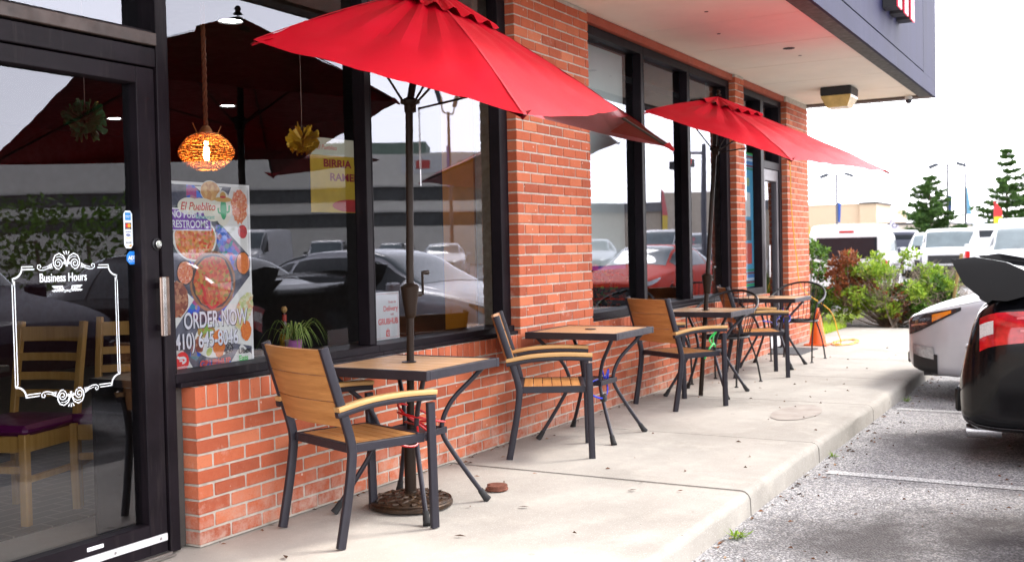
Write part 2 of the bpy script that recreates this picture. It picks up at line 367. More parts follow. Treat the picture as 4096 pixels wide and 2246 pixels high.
def text(body, size, loc, mat, parent, xs=1.0, ext=.0003, rz=0, name='lettering', align='LEFT', shear=0, bold=0, space=1.0, flip=False):
    cu = bpy.data.curves.new('txt', 'FONT'); cu.body = body; cu.size = size; cu.extrude = ext; cu.align_x = align; cu.shear = shear; cu.offset = bold; cu.space_character = space
    o = bpy.data.objects.new('txt', cu); COL.objects.link(o)
    dg = bpy.context.evaluated_depsgraph_get(); me = bpy.data.meshes.new_from_object(o.evaluated_get(dg)); me.name = name
    bpy.data.objects.remove(o); bpy.data.curves.remove(cu); me.materials.clear(); me.materials.append(mat)
    o = bpy.data.objects.new(name, me); COL.objects.link(o); o.location = loc; o.rotation_euler = (pi/2, 0, rz); o.scale = (xs, 1, 1)
    if parent: o.parent = parent
    return o
def smoothpath(pts, n=6):
    """Catmull-Rom through the points"""
    P_ = [Vector(p) for p in pts]; out = []
    for i in range(len(P_)-1):
        p0, p1, p2, p3 = P_[max(i-1, 0)], P_[i], P_[i+1], P_[min(i+2, len(P_)-1)]
        for k in range(n):
            t = k/n; out.append(.5*((2*p1)+(p2-p0)*t+(2*p0-5*p1+4*p2-p3)*t*t+(3*p1-p0-3*p2+p3)*t*t*t))
    out.append(P_[-1]); return out
# ================================================================== GROUND
def ground():
    struct(MB().quad((-60, -90, -.13), (400, -90, -.13), (400, 160, -.13), (-60, 160, -.13)).build('asphalt_lot', ASPH))
    # painted stall lines
    PAINT = NT('worn_line_paint'); c = PAINT.ramp(PAINT.noise(70, 4), [(.42, (.30, .29, .29)), (.60, (.74, .74, .72))]); PAINT.bsdf(c, .8)
    for x0, w, y0 in ((6.63, .10, -1.98), (9.40, .10, -1.93), (12.2, .1, -1.95), (3.85, .1, -2.0)):
        m = MB(); m.quad((x0-w/2+.02, y0, -.126), (x0+w/2+.02, y0, -.126), (x0+w/2-.03, -6.6, -.126), (x0-w/2-.03, -6.6, -.126)); struct(m.build('parking_line', PAINT.m))
    # pavement slabs with sawn joints and a rounded kerb edge
    xs = [-6, 2.0, 5.42, 6.92, 8.7, 10.4, 12.1, 13.9, 16.62]
    for i in range(len(xs)-1):
        a, b = xs[i]+.005, xs[i+1]-.005; e = -1.865; m = MB(); top = 0 if a > 5.4 else -.006
        prof = [(.95, -.3), (.95, top), (e+.05, top), (e+.028, top-.004), (e+.008, top-.018), (e, top-.038), (e-.012, -.3)]
        n = max(2, int((b-a)/.18)); vs = []; fs = []; k = len(prof)
        for j in range(n+1):
            x = a+(b-a)*j/n
            for q, (y, z) in enumerate(prof):
                jit = random.uniform(-.004, .004) if 1 < q < 6 else 0
                vs.append((x, y+jit*1.0, z+(jit*.5 if q in (3, 4, 5) else 0)))
        for j in range(n):
            for q in range(k-1): fs.append((j*k+q, j*k+q+1, (j+1)*k+q+1, (j+1)*k+q))
        fs.append(tuple(range(k-1, -1, -1))); fs.append(tuple(range(n*k, n*k+k))); m.add(vs, fs)
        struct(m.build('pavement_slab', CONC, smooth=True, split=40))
    struct(MB().box(-6, 16.6, -1.84, .94, -.32, -.03).build('slab_joint_fill', P('joint_dirt', (.05, .042, .036), .95)))
    # dark round damp mark, darker cement patch
    mm = NT('damp_mark'); mm.bsdf(mm.ramp(mm.noise(7, 5), [(.3, (.30, .26, .23)), (.7, (.40, .36, .32))]), .85)
    m = MB(); m.add([(8.10+.40*cos(t*.2094)*random.uniform(.95, 1.05), -1.42+.17*sin(t*.2094)*random.uniform(.95, 1.05), .004) for t in range(30)], [tuple(range(30))]); struct(m.build('pavement_stain', mm.m))
    # planting bed past the end of the walk
    MULCH = NT('mulch'); MULCH.bsdf(MULCH.ramp(MULCH.noise(40, 6, .7), [(.3, (.025, .016, .012)), (.7, (.09, .06, .045))]), .95, 0, MULCH.bump(MULCH.noise(60, 4), 1, .05))
    m = MB(); m.grid(lambda u, v: (16.63+u*5.5, -1.3+v*6.5, -.04+.05*noise.noise((u*9, v*9, 0))), 24, 24); struct(m.build('mulch_bed', MULCH.m))
    m = MB(); m.grid(lambda u, v: (14.45+u*2.17, .05+v*5+.0, .012+.02*noise.noise((u*9, v*9, 3))), 10, 10); struct(m.build('lawn', m_grass('lawn_soil', (.18, .26, .03), (.30, .42, .06))))
    m = MB()
    for i in range(5200):
        if i < 3200: x, y = 14.6+random.random()*2.0, .02+random.random()**1.5*1.6
        else: x, y = 16.7+random.random()*2.5, .2+random.random()*2.6
        h = random.uniform(.04, .13); a = random.random()*6.28; w = .006; dx, dy = random.uniform(-.04, .04), random.uniform(-.04, .04)
        m.add([(x-w*cos(a), y-w*sin(a), .0), (x+w*cos(a), y+w*sin(a), .0), (x+dx, y+dy, h)], [(0, 1, 2)])
    o = m.build('grass', m_leaf('grass_blade', (.26, .44, .03), (.52, .66, .08))); tag(o, 'bright green grass fringe at the end of the walk by the bushes', 'grass', kind='stuff')
ground()
# ================================================================== RESTAURANT BUILDING
B = empty('restaurant_building', (3.37, 0, 0)); tag(B, 'single storey red brick storefront with dark framed windows and deep canopy', 'building')
BX = Vector((3.37, 0, 0))
def part(m, name, mat, parent=None, **k):
    o = m.build(name, mat, parent or B, **k)
    if (parent or B) is B: o.location = -BX
    return o
PITCH = .0677
def brick_run(m, x0, x1, z0, n, y=0.0, depth=.095, off0=0, L=.203, bed=.0112, PITCH=PITCH):
    for k in range(n):
        z = z0+k*PITCH; x = x0-(.5*L if (k+off0) % 2 else 0)
        while x < x1-.01:
            a, b = max(x, x0), min(x+L-.012, x1)
            if b-a > .025:
                j = random.uniform(-.0025, .0025)
                m.cbox(((a+b)/2, y+depth/2+random.uniform(-.0012, .0018), z+(PITCH-bed)/2+bed/2), ((b-a)/2, depth/2, (PITCH-bed)/2), .0035, rnd=random.random(), jit=.0012)
            x += L
def walls():
    m = MB(); g = MB()
    # knee wall under the windows
    brick_run(m, 3.37, 12.42, 0.004, 9)
    x = 3.37
    while x < 12.40:
        if not (6.33 <= x < 7.47):
            w = min(.0595, 12.42-x); m.cbox((x+w/2, .055+random.uniform(-.001, .002), .665), (w/2, .056, .047), .004, rnd=random.random(), jit=.0012)
        x += .0695
    g.box(3.377, 12.413, .006, .10, .0, .7125)
    part(m, 'knee_wall', BRICK, smooth=False); part(g, 'mortar', MORTAR)
    for (a, b, z0) in ((6.33, 7.50, .613), (11.19, 11.50, .613), (13.255, 14.30, .004), (.2, 1.2, .004), (-4, .2, .004)):
        m = MB(); g = MB(); PP = .0712 if a > 5 else PITCH; n = int((3.13-z0)/PP)
        brick_run(m, a, b, z0, n, depth=.097, y=-.0015, off0=int(a*7) % 2, PITCH=PP)
        if a == 13.255: brick_run2(m, .10, .8, .004, int(3.12/PITCH))
        g.box(a+.006, b-.006, .005, .34, z0-.001, 3.128)
        o = part(m, 'brick_pillar', BRICK); part(g, 'mortar', MORTAR)
    # strip of brick above the window heads
    m = MB(); g = MB()
    for a, b in ((1.2, 6.33), (7.50, 11.19), (11.50, 13.255)): m.box(a, b, .03, .2, 3.06, 3.127)
    part(m, 'lintel', P('brick_shade_course', (.33, .07, .035), .85))
    part(MB().box(14.285, 14.30, .36, 9, 0, 4.3).box(-4, 14.28, 9, 9.1, 0, 4.3).box(-4, -3.9, .35, 9, 0, 4.3), 'side_wall', P('brick_red', (.34, .085, .04), .85, vs=20))
def brick_run2(m, y0, y1, z0, n):
    for k in range(n):
        z = z0+k*PITCH; y = y0-(.1 if k % 2 else 0)
        while y < y1:
            a, b = max(y, y0), min(y+.193, y1)
            if b-a > .03: m.cbox((14.30-.045, (a+b)/2, z+PITCH/2), (.045, (b-a)/2, .029), .0035, rnd=random.random())
            y += .203
walls()
def canopy():
    m = MB()
    xs = [-4]+[8.53+1.205*k for k in range(-9, 5)]+[14.27]
    xs = sorted(x for x in xs if x >= -4)
    for i in range(len(xs)-1): m.cbox(((xs[i]+xs[i+1])/2, -.68, 3.155), ((xs[i+1]-xs[i])/2-.005, .725, .022), .003)
    part(m, 'soffit', SOFFIT)
    part(MB().box(-4, 14.27, -1.4, .34, 3.18, 3.25), 'soffit_backing', DARK)
    for x, y, r in ((10.06, -.88, .055), (10.51, -.87, .016), (9.0, -.55, .016), (8.1, -.75, .016)):
        part(MB().lathe([(r, 3.1295), (r, 3.1315)], (x, y, 0), 20), 'soffit_hole', P('vent_dark', (.02, .017, .015), .8))
    TR = P('canopy_trim', (.022, .017, .016), .55)
    part(MB().box(-4, 14.272, -1.552, -1.41, 3.108, 3.28), 'canopy_edge', TR)
    part(MB().box(14.275, 14.45, -1.552, .34, 3.108, 3.28), 'end_trim', P('end_trim_brown', (.11, .075, .062), .6, vs=3))
    F = MB(); F.box(-4, 13.44, -1.585, -1.556, 3.306, 4.75).box(-4, 14.47, -1.585, -1.556, 3.105, 3.292).box(13.452, 14.47, -1.585, -1.556, 3.294, 4.75)
    part(F, 'fascia', FASCIA); part(MB().box(-4, 14.46, -1.572, -1.556, 3.2, 4.7), 'fascia_seam', DARK)
    part(MB().box(14.452, 14.47, -1.555, .34, 3.105, 4.75), 'fascia_end', FASCIA)
    part(MB().box(-4, 14.45, -1.55, 9, 4.3, 4.35), 'roof', P('roof_membrane', (.2, .2, .2), .9))
    part(MB().box(-4, 14.45, .02, .33, 3.26, 4.3), 'parapet', P('parapet_block', (.2, .1, .08), .9))
canopy()
YF, YG = .07, .145
def fr(m, x0, x1, z0, z1, y0=YF, y1=.155): m.cbox(((x0+x1)/2, (y0+y1)/2, (z0+z1)/2), ((x1-x0)/2, (y1-y0)/2, (z1-z0)/2), .003)
def window(x0, x1, xm, right_jamb, glass=PANE, lj=.05):
    """one storefront window: a part of the building with its frame and its pane"""
    w = MB(); zs, zh = .7165, 3.058
    fr(w, x0, x1, zs, .775, .045, .30); fr(w, x0, x1, 2.985, zh)
    w.cbox(((x0+x1)/2, .035, .727), ((x1-x0)/2, .018, .011), .003)
    if lj: fr(w, x0, x0+lj, .776, 2.984)
    fr(w, x1-right_jamb, x1, .776, 2.984)
    o = part(w, 'window', FRAME)
    p = MB().quad((x0+lj, YG, .776), (x1-right_jamb, YG, .776), (x1-right_jamb, YG, 2.984), (x0+lj, YG, 2.984)).build('pane', glass, o)
    return o
window(3.305, 4.785, 0, .049, POSTERPANE, lj=.03); window(4.787, 6.328, 0, .108, lj=.012)
window(7.502, 8.78, 0, .06, LITEGLASS, lj=.02); window(8.782, 9.95, 0, .065, FARPANE, lj=.012); window(9.952, 11.188, 0, .105, FARPANE, lj=.012)
def filler():
    part(MB().box(3.375, 4.7, .10, .30, .0, .716).box(4.7, 12.4, .101, .30, .0, .7155), 'knee_wall_back', DARK)
filler()
BROWNF = P('weathered_bronze', (.050, .034, .029), .5, .3, .45, 8)
def doors():
    # --- entrance door by the camera
    d = MB(); y0, y1 = .055, .12
    fr(d, 3.142, 3.238, .012, 2.098, y0, y1); fr(d, 2.25, 2.34, .012, 2.098, y0, y1)
    fr(d, 2.341, 3.141, 2.028, 2.0979, y0, y1); fr(d, 2.341, 3.141, .0125, .150, y0, y1)
    door = part(d, 'door', FRAME)
    MB().quad((2.34, .10, .15), (3.142, .10, .15), (3.142, .10, 2.03), (2.34, .10, 2.03)).build('pane', DOORPANE, door)
    k = MB(); k.cbox((2.745, .050, .081), (.485, .005, .016), .002)
    kick = k.build('kick_strip', P('white_metal', (.72, .72, .73), .4, .2), door)
    for x in (2.42, 2.68, 2.95, 3.19): MB().lathe([(.0, .0435), (.006, .044), (.007, .0455)], (x, 0, .081), 10, 'y').build('screw', STEEL, kick)
    MB().cbox((2.86, .0535, .125), (.04, .003, .008), .002).build('label_plate', WHITE, door)
    h = MB(); h.cbox((3.222, .012, 1.08), (.026, .006, .127), .004); hd = h.build('handle', P('handle_bronze', (.30, .22, .18), .25, .9, .1), door)
    MB().cbox((3.216, .0045, 1.08), (.009, .0012, .126), .0005).build('handle_face', P('polished_bar', (.85, .82, .80), .18, .9), hd)
    for z in (1.17, .99): MB().cbox((3.222, .035, z), (.010, .02, .012), .002).build('handle_post', FRAME, hd)
    lk = MB(); lk.lathe([(.0, .040), (.017, .041), (.019, .048), (.026, .050), (.027, .056)], (3.225, 0, 1.347), 24, 'y'); lo = lk.build('lock', P('lock_collar', (.03, .03, .032), .35, .6), door, smooth=True)
    MB().lathe([(.0, .0385), (.0145, .039), (.0155, .0395)], (3.225, 0, 1.347), 20, 'y').cbox((3.225, .0383, 1.343), (.0012, .0006, .006), .0003).build('lock_cylinder', CHROME, lo)
    for o in door.children: pass
    # jamb post, transom bars, transom light, threshold
    f = MB(); fr(f, 3.246, 3.302, 0.005, 3.058, .045, .27); fr(f, 2.20, 2.242, .005, 3.058, .045, .27); fr(f, 1.25, 1.33, .005, 3.058, .045, .27)
    fr(f, 2.243, 3.245, 2.105, 2.186, .05, .2); fr(f, 2.243, 3.245, 2.985, 3.058, .05, .2)
    fr(f, 2.243, 3.245, 2.2505, 2.262, .058, .2)
    frm = part(f, 'door_frame', FRAME)
    t = MB(); fr(t, 2.243, 3.245, 2.195, 2.25, .038, .2); t.build('transom_bar', BROWNF, frm)
    MB().quad((2.243, .15, 2.262), (3.245, .15, 2.262), (3.245, .15, 2.985), (2.243, .15, 2.985)).build('transom_pane', PANE, frm)
    MB().quad((1.33, .15, .02), (2.20, .15, .02), (2.20, .15, 2.985), (1.33, .15, 2.985)).build('sidelight_pane', PANE, frm)
    th = MB(); th.cbox((2.72, .10, .008), (.52, .075, .008), .003).cbox((2.72, .02, .004), (.52, .012, .005), .002); th.build('threshold', P('threshold_alloy', (.30, .28, .26), .4, .8), frm)
    # dark sealant between post and brick
    part(MB().box(3.303, 3.368, .085, .26, .002, .714), 'sealant', P('sealant', (.05, .045, .04), .8))
    # --- far door and sidelight between the last two pillars
    f = MB(); y0, y1 = .07, .24
    for a, b in ((11.502, 11.56), (12.36, 12.48), (13.14, 13.25)): fr(f, a, b, .004, 3.058, y0, y1)
    fr(f, 11.561, 12.359, .7165, .79, y0, y1); fr(f, 11.561, 12.359, 2.985, 3.058, y0, y1); fr(f, 12.481, 13.139, 2.985, 3.058, y0, y1); fr(f, 12.481, 13.139, 2.20, 2.29, y0, y1)
    frm2 = part(f, 'door_frame', FRAME)
    MB().quad((11.56, .16, .79), (12.36, .16, .79), (12.36, .16, 2.985), (11.56, .16, 2.985)).build('sidelight_pane', PANE, frm2)
    MB().quad((12.48, .16, 2.29), (13.14, .16, 2.29), (13.14, .16, 2.985), (12.48, .16, 2.985)).build('transom_pane', m_pane('dusty_glass', (.3, .3, .32), 1.3, .02), frm2)
    d = MB(); DG = P('grey_alloy_door', (.14, .13, .14), .42, .5)
    fr(d, 12.486, 12.56, .02, 2.195, .085, .15); fr(d, 13.07, 13.135, .02, 2.195, .085, .15); fr(d, 12.561, 13.069, 2.06, 2.195, .085, .15); fr(d, 12.561, 13.069, .02, .2, .085, .15)
    door2 = part(d, 'door', DG)
    MB().quad((12.56, .12, .2), (13.07, .12, .2), (13.07, .12, 2.06), (12.56, .12, 2.06)).build('pane', PANE, door2)
    MB().cbox((12.56, .045, 1.09), (.022, .012, .19), .004).build('handle', STEEL, door2)
    MB().cbox((12.8, .078, .1), (.31, .004, .07), .002).build('kick_strip', P('white_metal', (.72, .72, .73), .4, .2), door2)
    return door
DOOR = doors()
def interior():
    TILE = NT('interior_tile'); br = TILE.n('ShaderNodeTexBrick'); br.inputs['Scale'].default_value = 2.4; br.inputs['Mortar Size'].default_value = .012
    br.inputs['Color1'].default_value = (.045, .036, .028, 1); br.inputs['Color2'].default_value = (.06, .05, .038, 1); br.inputs['Mortar'].default_value = (.16, .14, .11, 1); br.offset = .5
    TILE.l(TILE.obj(), br.inputs['Vector']); TILE.bsdf(br.outputs['Color'], .45)
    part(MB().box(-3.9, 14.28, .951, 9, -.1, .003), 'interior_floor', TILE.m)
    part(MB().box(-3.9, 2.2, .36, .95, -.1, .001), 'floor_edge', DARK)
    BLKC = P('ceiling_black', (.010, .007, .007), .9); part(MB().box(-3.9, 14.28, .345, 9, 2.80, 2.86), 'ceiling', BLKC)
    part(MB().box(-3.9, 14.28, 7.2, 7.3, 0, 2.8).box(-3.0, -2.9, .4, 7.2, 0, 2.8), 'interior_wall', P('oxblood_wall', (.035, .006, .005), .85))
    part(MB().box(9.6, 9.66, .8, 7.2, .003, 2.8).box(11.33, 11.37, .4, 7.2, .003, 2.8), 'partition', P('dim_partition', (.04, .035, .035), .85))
    ORG = P('orange_paint', (.70, .27, .02), .7)
    part(MB().box(6.345, 6.46, .36, .62, .003, 2.8), 'orange_pier', ORG)
    part(MB().box(3.31, 6.32, .301, .62, .70, .735).box(7.51, 11.3, .301, .62, .70, .735), 'window_ledge', P('ledge_dark', (.03, .027, .03), .35))
    part(MB().box(3.31, 6.32, .59, .61, .003, .70).box(7.51, 11.3, .59, .61, .003, .70), 'ledge_front', DARK)
    # pale privacy film on the first window past the pillar, violet stripe along its foot
    FILM = P('privacy_film', (.62, .68, .66), .6, var=.04, vs=2)
    part(MB().box(7.53, 8.715, .245, .25, 1.14, 2.98), 'window_film', FILM)
    part(MB().box(7.53, 8.715, .244, .251, 1.105, 1.139), 'film_stripe', P('violet_stripe', (.10, .03, .32), .5))
interior()
# ================================================================== SIGNS AND PRINT
PURPLE = P('sign_purple', (.19, .045, .40), .45, var=.05); LAV = P('sign_lavender', (.80, .79, .88), .5, var=.03)
REDP = P('print_red', (.62, .035, .045), .45); BLKP = P('print_black', (.012, .012, .014), .5); GRNP = P('print_green', (.10, .62, .16), .45)
SHADOWP = P('print_shade', (.05, .03, .05), .5)
def poster():
    x0, x1, z0, z1 = 3.32, 3.964, .748, 1.6385
    o = MB().box(x0, x1, .2105, .2125, z0, z1).build('food_poster', P('poster_white', (.80, .80, .80), .45, var=.02))
    tag(o, 'tall poster of Mexican dishes with phone number taped inside the first window', 'poster')
    L = [.2103]
    def y(): L[0] -= .00016; return L[0]
    def add(m, name, mat): return m.build(name, mat, o)
    ground_ = NT('poster_ground'); ground_.bsdf(ground_.ramp(ground_.noise(9, 4), [(.35, (.035, .04, .07)), (.6, (.16, .16, .21)), (.78, (.48, .48, .53))]), .45)
    add(MB().poly([(x0+.012, z0+.014), (x1-.014, z0+.014), (x1-.014, z1-.014), (x0+.012, z1-.014)], y()), 'picture', ground_.m)
    plate = P('plate_white', (.78, .77, .75), .4, var=.05, vs=20)
    tal = m_food('talavera', [(.03, .10, .55), (.03, .10, .55), (.02, .30, .12), (.65, .25, .05), (.06, .22, .70), (.55, .05, .05)], 38)
    yy = y()
    for q in ([(3.55, 1.624), (3.60, 1.624), (3.67, 1.55), (3.62, 1.53), (3.55, 1.57)], [(3.73, 1.44), (3.77, 1.44), (3.90, 1.30), (3.88, 1.22), (3.80, 1.22), (3.73, 1.36)],
              [(3.53, 1.27), (3.60, 1.27), (3.64, 1.15), (3.60, 1.0), (3.53, 1.02), (3.57, 1.12)], [(3.76, 1.06), (3.84, 1.12), (3.80, .98), (3.72, .97)], [(3.60, .80), (3.78, .79), (3.82, .77), (3.60, .765)], [(3.56, .88), (3.62, .84), (3.58, .80), (3.54, .83)]): add(MB().poly(q, yy), 'tile_pattern', tal)
    yy = y()
    for q in ([(3.60, 1.62), (3.78, 1.62), (3.72, 1.53), (3.70, 1.56)], [(3.75, 1.455), (3.948, 1.29), (3.948, 1.624), (3.84, 1.624)], [(3.332, 1.20), (3.44, 1.20), (3.578, 1.09), (3.45, .95), (3.332, .93)],
              [(3.735, 1.0), (3.95, 1.19), (3.95, .84), (3.85, .86)], [(3.332, .87), (3.50, .86), (3.565, .765), (3.332, .765)], [(3.80, .77), (3.88, .86), (3.948, .80), (3.948, .765)], [(3.332, 1.62), (3.42, 1.60), (3.44, 1.40), (3.332, 1.36)]): add(MB().poly(q, yy), 'serving_plate', plate)
    def dish(cx, cz, rx, rz, rim, food, rw=.9):
        add(MB().ellipse(cx, cz, rx, rz, y()), 'dish_rim', rim); add(MB().ellipse(cx, cz, rx*rw, rz*rw, y(), jit=.02), 'dish_food', food)
    fj = m_food('fajita', [(.45, .06, .025), (.62, .15, .04), (.55, .02, .02), (.70, .26, .08), (.30, .05, .02), (.62, .34, .06), (.20, .28, .04)], 62)
    sal = m_food('salad', [(.62, .05, .02), (.75, .42, .12), (.70, .20, .04), (.80, .58, .36), (.55, .02, .02), (.3, .4, .06)], 70)
    rice = m_food('rice', [(.68, .16, .03), (.75, .26, .06), (.60, .12, .03)], 200); peach = m_food('pico', [(.68, .18, .08), (.75, .34, .18), (.60, .06, .04), (.8, .55, .42)], 110)
    meat = m_food('meat', [(.24, .06, .035), (.36, .11, .06), (.55, .30, .16), (.16, .04, .03)], 60); tosta = m_food('tostada', [(.62, .58, .38), (.30, .42, .10), (.72, .68, .55), (.50, .55, .18), (.66, .20, .10)], 60)
    beans = m_food('beans', [(.03, .025, .04), (.07, .06, .08), (.45, .45, .42)], 130); guac = m_food('guacamole', [(.22, .36, .06), (.36, .46, .14), (.5, .1, .06)], 70); chip = m_food('chips', [(.62, .34, .12), (.70, .46, .20), (.5, .2, .07)], 50)
    drim = P('dark_rim', (.06, .045, .045), .4); brim = P('board_brown', (.34, .15, .07), .5)
    dish(3.38, 1.50, .07, .075, plate, tosta); dish(3.70, 1.60, .065, .05, plate, chip, .95)
    m = MB().ellipse(3.89, 1.53, .055, .085, y(), jit=.12); add(m, 'dish_food', peach)
    dish(3.595, 1.375, .137, .108, plate, sal, .92); dish(3.70, 1.17, .148, .146, brim, drim, .90); add(MB().ellipse(3.70, 1.17, .122, .122, y(), jit=.05), 'dish_food', fj)
    dish(3.527, 1.217, .052, .058, drim, peach); dish(3.904, 1.253, .050, .058, drim, rice); dish(3.906, 1.408, .035, .037, plate, P('salsa_red', (.60, .05, .06), .3, var=.3, vs=60))
    add(MB().ellipse(3.475, 1.095, .065, .085, y(), jit=.06), 'dish_food', meat); add(MB().ellipse(3.90, 1.02, .05, .10, y(), rot=-.5, jit=.08), 'dish_food', tosta)
    add(MB().ellipse(3.91, .92, .035, .05, y(), jit=.1), 'dish_food', rice); add(MB().ellipse(3.42, .80, .075, .04, y(), jit=.1), 'dish_food', chip)
    add(MB().ellipse(3.70, .895, .13, .088, y()), 'dish_rim', plate); yy = y()
    add(MB().ellipse(3.645, .94, .055, .035, yy, jit=.08), 'dish_food', guac); add(MB().ellipse(3.725, .875, .045, .065, yy-.0001, jit=.08), 'dish_food', rice); add(MB().ellipse(3.785, .845, .035, .03, yy, jit=.1), 'dish_food', beans); add(MB().ellipse(3.60, .88, .03, .04, yy, jit=.1), 'dish_food', meat)
    add(MB().ellipse(3.66, .838, .022, .016, y(), rot=.8), 'lime', P('lime', (.50, .58, .16), .4))
    m = MB(); yy = y(); m.ribbon([(3.625+.02*sin(t*2.2), 1.16-.1*t+.04*t*t) for t in [i/8 for i in range(9)]], .016, yy); m.ribbon([(3.63+.1*t, 1.10-.055*sin(t*2.6)) for t in [i/8 for i in range(9)]], .014, yy); add(m, 'chilli', P('chilli_red', (.58, .02, .02), .3))
    # emblem: script name on a white cloud, cactus with a straw hat
    m = MB(); yy = y()
    for cx, cz, a, b in ((3.56, 1.525, .07, .04), (3.64, 1.53, .08, .035), (3.71, 1.50, .06, .045), (3.775, 1.52, .055, .085)): m.ellipse(cx, cz, a, b, yy-.00002*len(m.f))
    add(m, 'emblem_cloud', P('emblem_cream', (.80, .76, .66), .5, var=.03)); y(); y()
    text('El Pueblito', .052, (3.505, y(), 1.508), REDP, o, .98, shear=.25, bold=.0006)
    text('Restaurant', .030, (3.60, L[0], 1.467), P('print_teal', (.12, .50, .48), .45), o, .9, shear=.2)
    m = MB(); yy = y(); m.ellipse(3.779, 1.515, .021, .05, yy).ribbon([(3.800, 1.50), (3.815, 1.505), (3.818, 1.535)], .011, yy).ribbon([(3.760, 1.495), (3.746, 1.50), (3.743, 1.52)], .010, yy); add(m, 'emblem_cactus', P('cactus_green', (.06, .42, .20), .5))
    m = MB(); m.ellipse(3.777, 1.562, .058, .012, y()).ellipse(3.777, 1.577, .02, .022, y()); add(m, 'emblem_hat', P('straw_hat', (.66, .38, .10), .5))
    add(MB().ellipse(3.777, 1.574, .0195, .006, y()), 'hat_band', REDP)
    yy = y(); text('ORDER NOW', .106, (3.509, yy, .955), SHADOWP, o, .625, bold=.0035); yy = y(); text('ORDER NOW', .106, (3.506, yy, .957), LAV, o, .625, bold=.002)
    yy = y(); text('(410) 645-8046', .100, (3.430, yy, .863), SHADOWP, o, .68, bold=.0035); yy = y(); text('(410) 645-8046', .100, (3.427, yy, .865), LAV, o, .68, bold=.002)
    add(MB().ellipse(3.490, .809, .040, .045, y()), 'delivery_badge', P('badge_red', (.78, .025, .035), .4))
    m = MB(); m.ribbon([(3.460, .833), (3.470, .826), (3.498, .826), (3.509, .819), (3.509, .810), (3.498, .803), (3.488, .803)], .012, y()); m.ribbon([(3.472, .813), (3.492, .813)], .008, L[0]-.0001); add(m, 'badge_mark', WHITE); y()
    text('DOORDASH', .0125, (3.459, y(), .778), WHITE, o, 1.0, bold=.0004)
    text('GRUBHUB', .043, (3.596, y(), .770), P('print_coral', (.78, .10, .09), .45), o, 1.02, bold=.0016)
    text('Uber', .040, (3.850, y(), .811), BLKP, o, 1.0, bold=.0008); text('Eats', .037, (3.853, y(), .776), GRNP, o, 1.05, bold=.0008)
    s = MB().box(3.325, 3.698, .2066, .2072, 1.411, 1.515).build('restroom_sign', LAV); tag(s, 'purple NO PUBLIC RESTROOMS sign stuck over the food poster', 'sign')
    MB().poly([(3.333, 1.4165), (3.692, 1.4165), (3.692, 1.509), (3.333, 1.509)], .2063).build('sign_field', PURPLE, s)
    text('NO PUBLIC', .0475, (3.656, .206, 1.471), LAV, s, .86, align='RIGHT', bold=.0009); text('RESTROOMS', .0475, (3.678, .206, 1.426), LAV, s, .84, align='RIGHT', bold=.0009)
poster()
def delivery_sign():
    o = MB().box(4.97, 5.212, .2115, .2135, .778, 1.058).build('delivery_sign', WHITE); tag(o, 'white and red delivery order card standing behind the second pane', 'sign')
    y = .2112; m = MB()
    for a, b, c, d in ((4.985, .787, 5.20, .7885), (4.985, 1.046, 5.20, 1.0475), (5.1985, .787, 5.20, 1.047)): m.poly([(a, b), (c, b), (c, d), (a, d)], y)
    m.build('border', REDP, o); CR = P('print_coral', (.78, .10, .09), .45)
    text('Order for', .022, (5.185, y, .990), REDP, o, .9, align='RIGHT'); text('Delivery', .044, (5.197, y, .945), CR, o, .95, align='RIGHT', bold=.0006); text('with', .02, (5.125, y, .918), REDP, o, .9); text('GRUBHUB', .048, (5.197, y, .868), CR, o, .88, align='RIGHT', bold=.0012)
    MB().poly([(5.075, .794), (5.115, .794), (5.112, .832), (5.078, .832)], y).ribbon([(5.086, .832), (5.088, .840), (5.102, .840), (5.104, .832)], .003, y-.0002).build('bag_mark', CR, o)
    text('G', .03, (5.086, y-.0002, .802), WHITE, o, bold=.001)
delivery_sign()
